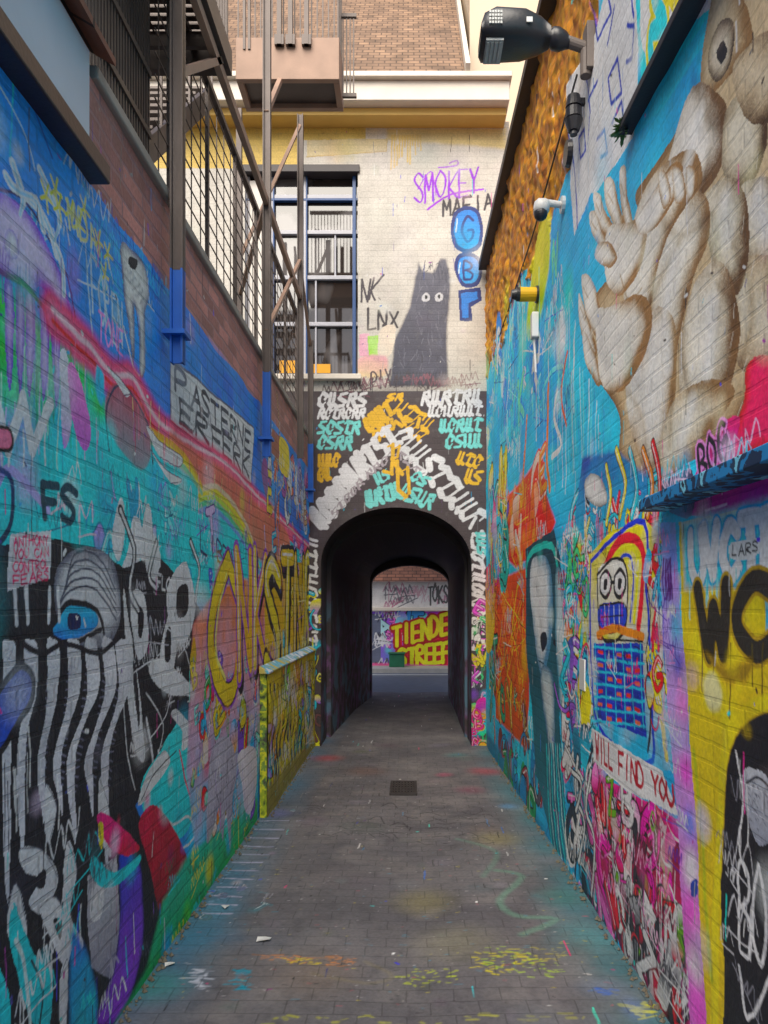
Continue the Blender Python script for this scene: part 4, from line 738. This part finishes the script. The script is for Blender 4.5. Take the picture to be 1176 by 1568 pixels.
grid_mesh('painted_wall',np.stack([B.UU,17.8+0*B.UU,B.VV],-1),B.C,mat=mb,parent=e)
b=MB(); b.box(-12,-3.001,17.8,18.5,0,2.15); b.box(3.001,12,17.8,18.5,0,2.15); b.box(-3,3,17.83,18.5,0,2.15); b.ob('wall_mass',cream,e)
b=MB(); b.box(-12,12,17.68,17.8,1.44,1.52); b.ob('ledge',cream,e,.006)
b=MB(); b.v+=[(-12,17.6,2.14),(12,17.6,2.14),(12,22,6),(-12,22,6)]; b.f+=[(0,1,2,3)]; b.ob('roof',brickmat('street_roof_tiles',(150,100,80),(120,80,66),(70,50,44),(0,2),.2,.08),e)
b=MB(); x=Pb(608,1015)[0]; b.box(x-.18,x+.18,17.3,17.6,.125,.42); b.box(x-.2,x+.2,17.28,17.62,.425,.46); b.ob('litter_bin',simple('bin_green',(40,110,80)),None,.01)
e=empty('side_house'); brk=brickmat('side_house_brick',(140,96,80),(112,78,68),(130,120,112),(1,2),.22,.075)
b=MB(); b.box(-6,-2.5,-1,3.6,0,5.4); b.ob('house_walls',brk,e)
b=MB(); b.box(-6.1,-2.4,-1.1,3.7,5.4,5.5); b.ob('house_eaves',simple('eave_dark',(80,76,74)),e)
e=empty('garden_shed')
b=MB(); b.box(-2.0,-1.078,.2,2.50,3.12,3.47); b.ob('shed_wall',simple('white_render',(206,206,214),var=.14,scale=3),e)
b=MB(); b.box(-2.0,-1.03,.2,2.56,3.05,3.115); b.ob('shed_gutter',simple('gutter_dark',(54,36,40),rough=.4),e,.006)
b=MB(); b.v+=[(-1.02,.1,3.475),(-1.02,2.58,3.475),(-2.1,2.58,4.1),(-2.1,.1,4.1),(-1.02,.1,3.5),(-1.02,2.58,3.5),(-2.1,2.58,4.13),(-2.1,.1,4.13)]; b.f+=[(0,3,2,1),(4,5,6,7),(0,1,5,4),(1,2,6,5)]; b.ob('shed_roof',brickmat('shed_tiles',(150,96,76),(126,80,66),(70,50,44),(1,0),.2,.1),e)
# ============================ FIRE ESCAPE ============================
e=empty('fire_escape'); steel=simple('dark_steel',(88,78,74),rough=.45,metal=.2,var=.35); rust=simple('primer_steel',(160,130,112),rough=.6,metal=.05,var=.3); bl=simple('blue_steel',(24,92,180),rough=.5,var=.35)
b=MB()
def icol(x,Y,z0,z1): b.box(x-.028,x+.028,Y-.005,Y+.005,z0,z1); b.box(x-.028,x-.020,Y-.025,Y+.025,z0,z1); b.box(x+.020,x+.028,Y-.025,Y+.025,z0,z1)
for Y,z0,zt in((3.32,3.1,4.62),(5.42,3.3,6.2),(7.1,3.0,6.3),(7.85,3.3,4.4)): icol(-1.035,Y,z0,zt)
b.box(-1.63,-1.58,7.0,7.05,3.4,6.3); b.box(-2.3,-2.24,4.1,4.16,3.4,4.6); b.ob('columns',steel,e)
b=MB()
for Y,z1 in((3.32,3.1),(5.42,3.3),(7.85,3.3)):
    icol(-1.035,Y,2.68,z1-.001); b.box(-1.09,-.99,Y-.05,Y+.05,2.8,2.82)
b.ob('column_feet',bl,e)
b=MB(); b.box(-2.42,-1.0,2.2,2.26,4.60,4.74); b.box(-2.42,-1.0,4.14,4.2,4.60,4.74); b.box(-1.06,-1.0,2.26,4.14,4.601,4.739); b.box(-2.42,-2.36,2.26,4.14,4.601,4.739)
for i in range(5): y=2.6+i*.35; b.box(-2.36,-1.06,y,y+.03,4.62,4.70)
b.ob('landing_frame',steel,e)
b=MB()
for i in range(34): y=2.24+i*.057; b.box(-2.4,-1.02,y,y+.036,4.742,4.765)
for i in range(9): x=-2.3+i*.15; b.box(x,x+.012,2.26,4.14,4.7405,4.7415)
b.ob('landing_grating',steel,e)
b=MB()
for i in range(60): y=1.7+i*.033; b.box(-1.29,-1.278,y,y+.012,3.48,4.58)
for i in range(34): y=2.3+i*.055; b.box(-1.02,-1.008,y,y+.01,4.77,5.8)
b.box(-1.3,-1.27,1.6,3.66,3.9,3.93); b.box(-1.03,-1,2.2,4.2,5.8,5.84); b.box(-1.3,-1.27,1.6,3.66,4.2,4.23)
for i in range(26): x=-2.4+i*.055; b.box(x,x+.01,4.16,4.17,4.77,5.8)
b.box(-2.42,-1.0,4.15,4.18,5.8,5.84); b.ob('bar_railing',steel,e)
b=MB()
for i in range(11): z=3.56+i*.11; b.beam((-1.2,3.5,z),(-1.2,7.95,z),.006)
b.beam((-1.2,3.5,4.72),(-1.2,7.95,4.72),.035); b.beam((-1.2,3.5,3.5),(-1.2,7.95,3.5),.04,.07)
for i in range(7): y=3.7+i*.7; b.box(-1.21,-1.19,y,y+.02,3.47,4.72)
for i in range(24): y=3.55+i*.18; b.box(-1.203,-1.197,y,y+.005,3.5,4.72)
b.ob('wire_railing',steel,e)
b=MB()
b.beam((-1.62,3.6,3.5),(-1.62,6.1,5.8),.04,.14); b.beam((-2.3,3.6,3.5),(-2.3,6.1,5.8),.04,.14)
for i in range(13):
    t=(i+.5)/13; y=3.6+2.5*t; z=3.5+2.3*t; b.box(-2.28,-1.64,y-.11,y+.11,z,z+.02)
b.beam((-1.62,3.6,4.4),(-1.62,6.1,6.7),.03)
for i in range(9): t=i/8; b.beam((-1.62,3.6+2.5*t,3.5+2.3*t),(-1.62,3.6+2.5*t,4.4+2.3*t),.015)
b.ob('stair_flight',steel,e)
b=MB()
b.beam((-1.04,3.34,4.0),(-1.04,4.1,4.62),.035); b.beam((-1.04,5.42,3.6),(-1.04,7.1,4.9),.028); b.beam((-1.6,7.04,4.9),(-1.04,7.1,6.2),.03); b.beam((-1.04,5.42,5.2),(-1.04,6.0,5.85),.035); b.beam((-1.04,3.32,4.55),(-1.04,7.1,4.55),.035,.055); b.beam((-1.04,5.42,4.55),(-1.6,7.04,4.55),.035); b.beam((-1.04,7.85,4.35),(-1.04,7.1,4.9),.028)
b.ob('braces',rust,e)
b=MB(); b.box(-1.40,-.56,6.0,6.05,5.86,6.2); b.box(-.61,-.56,6.05,6.35,5.861,6.199); b.box(-1.40,-1.35,6.05,6.35,5.861,6.199); b.box(-1.40,-.56,6.351,6.4,5.861,6.199); b.ob('balcony_fascia',rust,e,.004)
b=MB(); b.box(-1.35,-.61,6.05,6.35,5.90,5.96); b.ob('balcony_deck',steel,e)
b=MB()
for i in range(18): x=-1.39+i*.046; b.box(x,x+.010,6.02,6.03,6.2,7.2)
for i in range(7): y=6.05+i*.053; b.box(-.58,-.57,y,y+.010,6.2,7.2)
b.box(-1.41,-.55,6.01,6.05,7.2,7.24); b.box(-.60,-.56,6.05,6.4,7.2,7.24)
for x in(-1.34,-1.30): b.box(x,x+.02,5.99,6.015,6.1,7.0)
for x in(-1.06,-.97,-.84): b.box(x,x+.035,5.96,6.0,6.12,6.75); b.box(x-.02,x+.055,5.965,5.995,6.12,6.2)
b.ob('balcony_railing',steel,e)
b=MB()
for i in range(4): b.box(-.56+i*.03,-.55+i*.03,6.3,6.31,5.95,6.6)
b.box(-.57,-.44,6.29,6.32,6.6,6.63); b.box(-.57,-.44,6.29,6.32,5.92,5.95); b.ob('side_guard',steel,e)
# ============================ PROPS ============================
blk=simple('black_plastic',(48,48,52),rough=.35,var=.1); wp=simple('white_plastic',(215,215,212),rough=.4,var=.05); lens=simple('lamp_lens',(170,172,170),rough=.2,var=.2,scale=40)
e=empty('floodlight')
def loft(name,secs,mat,parent,n=20,smooth=True,pw=.6):
    b=MB()
    for (x,y,z,ry,rz) in secs:
        for i in range(n):
            t=2*pi*i/n; c,s_=cos(t),sin(t); b.v.append((x,y+ry*math.copysign(abs(c)**pw,c),z+rz*math.copysign(abs(s_)**pw,s_)))
    for j in range(len(secs)-1):
        for i in range(n): k=(i+1)%n; b.f.append((j*n+i,j*n+k,(j+1)*n+k,(j+1)*n+i))
    b.f.append(tuple(range(n))); b.f.append(tuple((len(secs)-1)*n+i for i in range(n))[::-1])
    return b.ob(name,mat,parent,smooth=smooth)
fy=3.87
loft('lamp_head',[(.375,fy,4.55,.10,.03),(.39,fy,4.56,.125,.06),(.45,fy,4.575,.13,.078),(.60,fy,4.575,.12,.075),(.68,fy,4.57,.09,.06),(.74,fy,4.565,.05,.04)],blk,e,pw=.5)
loft('lamp_joint',[(.73,fy,4.56,.03,.03),(.755,fy,4.56,.052,.052),(.79,fy,4.555,.055,.055),(.825,fy,4.55,.04,.04),(.84,fy,4.54,.03,.03)],blk,e,pw=1)
b=MB(); b.cyl((.83,fy,4.545),(.96,fy,4.50),.028); b.box(.925,.975,fy-.05,fy+.05,4.38,4.62); b.cyl((.93,fy,4.5),(.93,fy,4.36),.03); b.ob('wall_bracket',simple('bracket_grey',(110,100,94)),e,.004)
b=MB(); b.box(.40,.49,fy-.085,fy+.085,4.488,4.500)
for i in range(4): b.box(.405+i*.021,.417+i*.021,fy-.075,fy+.075,4.482,4.4875)
for i in range(5): 
    for j in range(4): b.box(.41+i*.014,.42+i*.014,fy-.137,fy-.128,4.535+j*.018,4.547+j*.018)
b.ob('lamp_lens',lens,e)
b=MB(); b.box(.60,.63,fy-.127,fy-.122,4.55,4.575); b.ob('label',wp,e)
e=empty('motion_sensor')
b=MB(); sy=4.02; b.cyl((.90,sy,4.36),(.90,sy,4.30),.035,.045); b.cyl((.90,sy,4.29),(.90,sy,4.24),.045,.045); b.cyl((.90,sy,4.23),(.90,sy,4.17),.05,.03); b.cyl((.90,sy,4.15),(.90,sy,4.37),.02); b.beam((.90,sy,4.33),(.97,sy,4.33),.03); b.ob('sensor_body',blk,e)
e=empty('security_camera')
cy=4.5; cz=4.0
b=MB(); b.cyl((.95,cy,cz+.03),(.93,cy,cz+.03),.05); b.cyl((.93,cy,cz+.03),(.83,cy,cz+.045),.02); b.ob('camera_arm',wp,e)
loft('camera_housing',[(.765,cy,cz,.01,.01),(.768,cy,cz+.01,.04,.035),(.79,cy,cz+.012,.055,.05),(.83,cy,cz+.012,.055,.05),(.855,cy,cz+.02,.035,.035),(.86,cy,cz+.02,.01,.01)],wp,e,pw=.9)
bm=bmesh.new(); bmesh.ops.create_uvsphere(bm,u_segments=18,v_segments=10,radius=.042); me=bpy.data.meshes.new('camera_dome'); bm.to_mesh(me); bm.free(); o=bpy.data.objects.new('camera_dome',me); bpy.context.collection.objects.link(o); me.materials.append(blk); o.location=(.805,cy-.01,cz-.03); o.parent=e
e=empty('wall_lamp'); wy=5.3; wz=3.82
b=MB(); b.cyl((.915,wy,wz),(.80,wy,wz),.048,.05,18); b.ob('lamp_cap',simple('yellow_paint',(220,170,20)),e)
b=MB(); b.cyl((.80,wy,wz),(.775,wy,wz),.048,.048,18); b.cyl((.775,wy,wz),(.74,wy,wz),.04,.03,18); b.cyl((.93,wy,wz),(.915,wy,wz),.06,.06,18); b.ob('lamp_body',blk,e)
e=empty('junction_box'); b=MB(); b.box(.88,.93,5.25,5.33,3.5,3.68); b.cyl((.9,5.29,3.5),(.915,5.29,3.25),.008); b.ob('box_body',wp,e,.008)
e=empty('vent_pipe'); b=MB(); b.cyl((.955,4.35,4.25),(.925,4.35,4.25),.075,.07,18); b.ob('vent_ring',blk,e)
b=MB(); pts=[(.925,4.05,4.5),(.92,4.6,4.42),(.91,5.3,4.3),(.9,6.2,4.25),(.885,7.2,4.2)]
for p,q in zip(pts[:-1],pts[1:]): b.cyl(p,q,.006,n=6)
b.ob('wall_cable',blk)
b=MB(); b.box(.948,.958,3.98,4.1,1.13,1.30); b.ob('wall_notice',wp,None,.002)
e=empty('drain_grate'); dk=simple('cast_iron',(70,66,66),rough=.6,metal=.3,var=.4,scale=20)
b=MB(); zt=.034; x0,x1,y0,y1=-.155,.075,6.12,6.56
b.box(x0,x1,y0,y0+.03,.0,zt); b.box(x0,x1,y1-.03,y1,.0,zt); b.box(x0,x0+.025,y0+.03,y1-.03,0,zt); b.box(x1-.025,x1,y0+.03,y1-.03,0,zt)
for i in range(7): x=x0+.032+i*.026; b.box(x,x+.014,y0+.03,y1-.03,0,zt-.003)
for j in range(4): y=y0+.1+j*.08; b.box(x0+.025,x1-.025,y,y+.014,0,zt-.005)
b.ob('grate',dk,e)
b=MB(); b.box(x0+.02,x1-.02,y0+.02,y1-.02,.0,.02); b.ob('pit',simple('pit_dirt',(56,52,50)),e)
def litter(x,y,w,h,a,nm='paper_scrap'):
    X,Y=Pg(x,y); b=MB(); c,s_=cos(a),sin(a); z=.032
    P=[(-w,-h),(-.1*w,-h*.85),(w*.9,-h),(w,h*.9),(.15*w,h*1.1),(-w*.9,h*.8)]
    for i,(p,q) in enumerate(P): b.v.append((X+c*p-s_*q,Y+s_*p+c*q,z+.004*(i%3)))
    b.f.append((0,1,4,5)); b.f.append((1,2,3,4)); b.ob(nm,wp)
litter(404,1449,.034,.02,.1); litter(260,1488,.022,.014,.4); litter(345,1398,.016,.018,.9)
b=MB(); r=np.random.default_rng(3)
for i in range(110):
    o_=np.array([.945,3.2,3.66]); d=r.normal(0,1,3); d[0]=-abs(d[0])*.7; d[2]=d[2]*.6-.1; d/=np.linalg.norm(d); L_=.015+r.random()*.05; p=o_+d*L_; s1=np.cross(d,[0,0,1])*.008
    k=len(b.v); b.v+=[tuple(o_+d*L_*.5),tuple(p+s1),tuple(p+d*.016),tuple(p-s1)]; b.f.append((k,k+1,k+2,k+3))
b.ob('wall_plant',simple('leaf_green',(90,120,70)))
b=MB(); r=np.random.default_rng(9)
for i in range(420):
    side=r.random()<.5; y=2.2+r.random()**1.5*5.8; x=(-1.075 if side and y<5.4 else (-PXF+.02 if side else xr(y)-.02))+r.normal()*.012; z=.03; s1=.004+r.random()*.01
    k=len(b.v); b.v+=[(x-s1,y,z),(x,y-s1,z),(x+s1,y,z),(x,y+s1,z),(x,y,z+s1*1.3)]; b.f+=[(k,k+1,k+4),(k+1,k+2,k+4),(k+2,k+3,k+4),(k+3,k,k+4)]
b.ob('gravel_grit',simple('grit',(104,98,84),var=.5,scale=30))
# ============================ LIGHT / CAMERA ============================
sc=bpy.context.scene
w=bpy.data.worlds.new('World'); sc.world=w; w.use_nodes=True; nt=w.node_tree; bg=nt.nodes['Background']
sky=nt.nodes.new('ShaderNodeTexSky'); sky.sky_type='NISHITA'; sky.sun_disc=False; sky.dust_density=3.5
from mathutils import Vector
d=Vector((.16,.64,-.75)).normalized(); el=math.asin(-d.z); az=math.atan2(-d.x,-d.y)
sky.sun_elevation=el; sky.sun_rotation=az; nt.links.new(sky.outputs[0],bg.inputs[0]); bg.inputs[1].default_value=.15
sl=bpy.data.lights.new('sun','SUN'); sl.energy=5.0; sl.angle=radians(55); sl.color=(1,.93,.81); so=bpy.data.objects.new('sun',sl); bpy.context.collection.objects.link(so); so.rotation_euler=d.to_track_quat('-Z','Y').to_euler()
cam=bpy.data.cameras.new('camera'); co=bpy.data.objects.new('camera',cam); bpy.context.collection.objects.link(co); co.location=(0,0,H); co.rotation_euler=(radians(90),0,0)
cam.sensor_fit='VERTICAL'; cam.sensor_height=36; cam.sensor_width=27; cam.lens=FP/1568*36; cam.shift_x=-37/1568; cam.shift_y=141/1568; cam.clip_start=.05; cam.clip_end=1500
sc.camera=co
sc.view_settings.view_transform='Standard'; sc.view_settings.look='None'; sc.view_settings.exposure=0
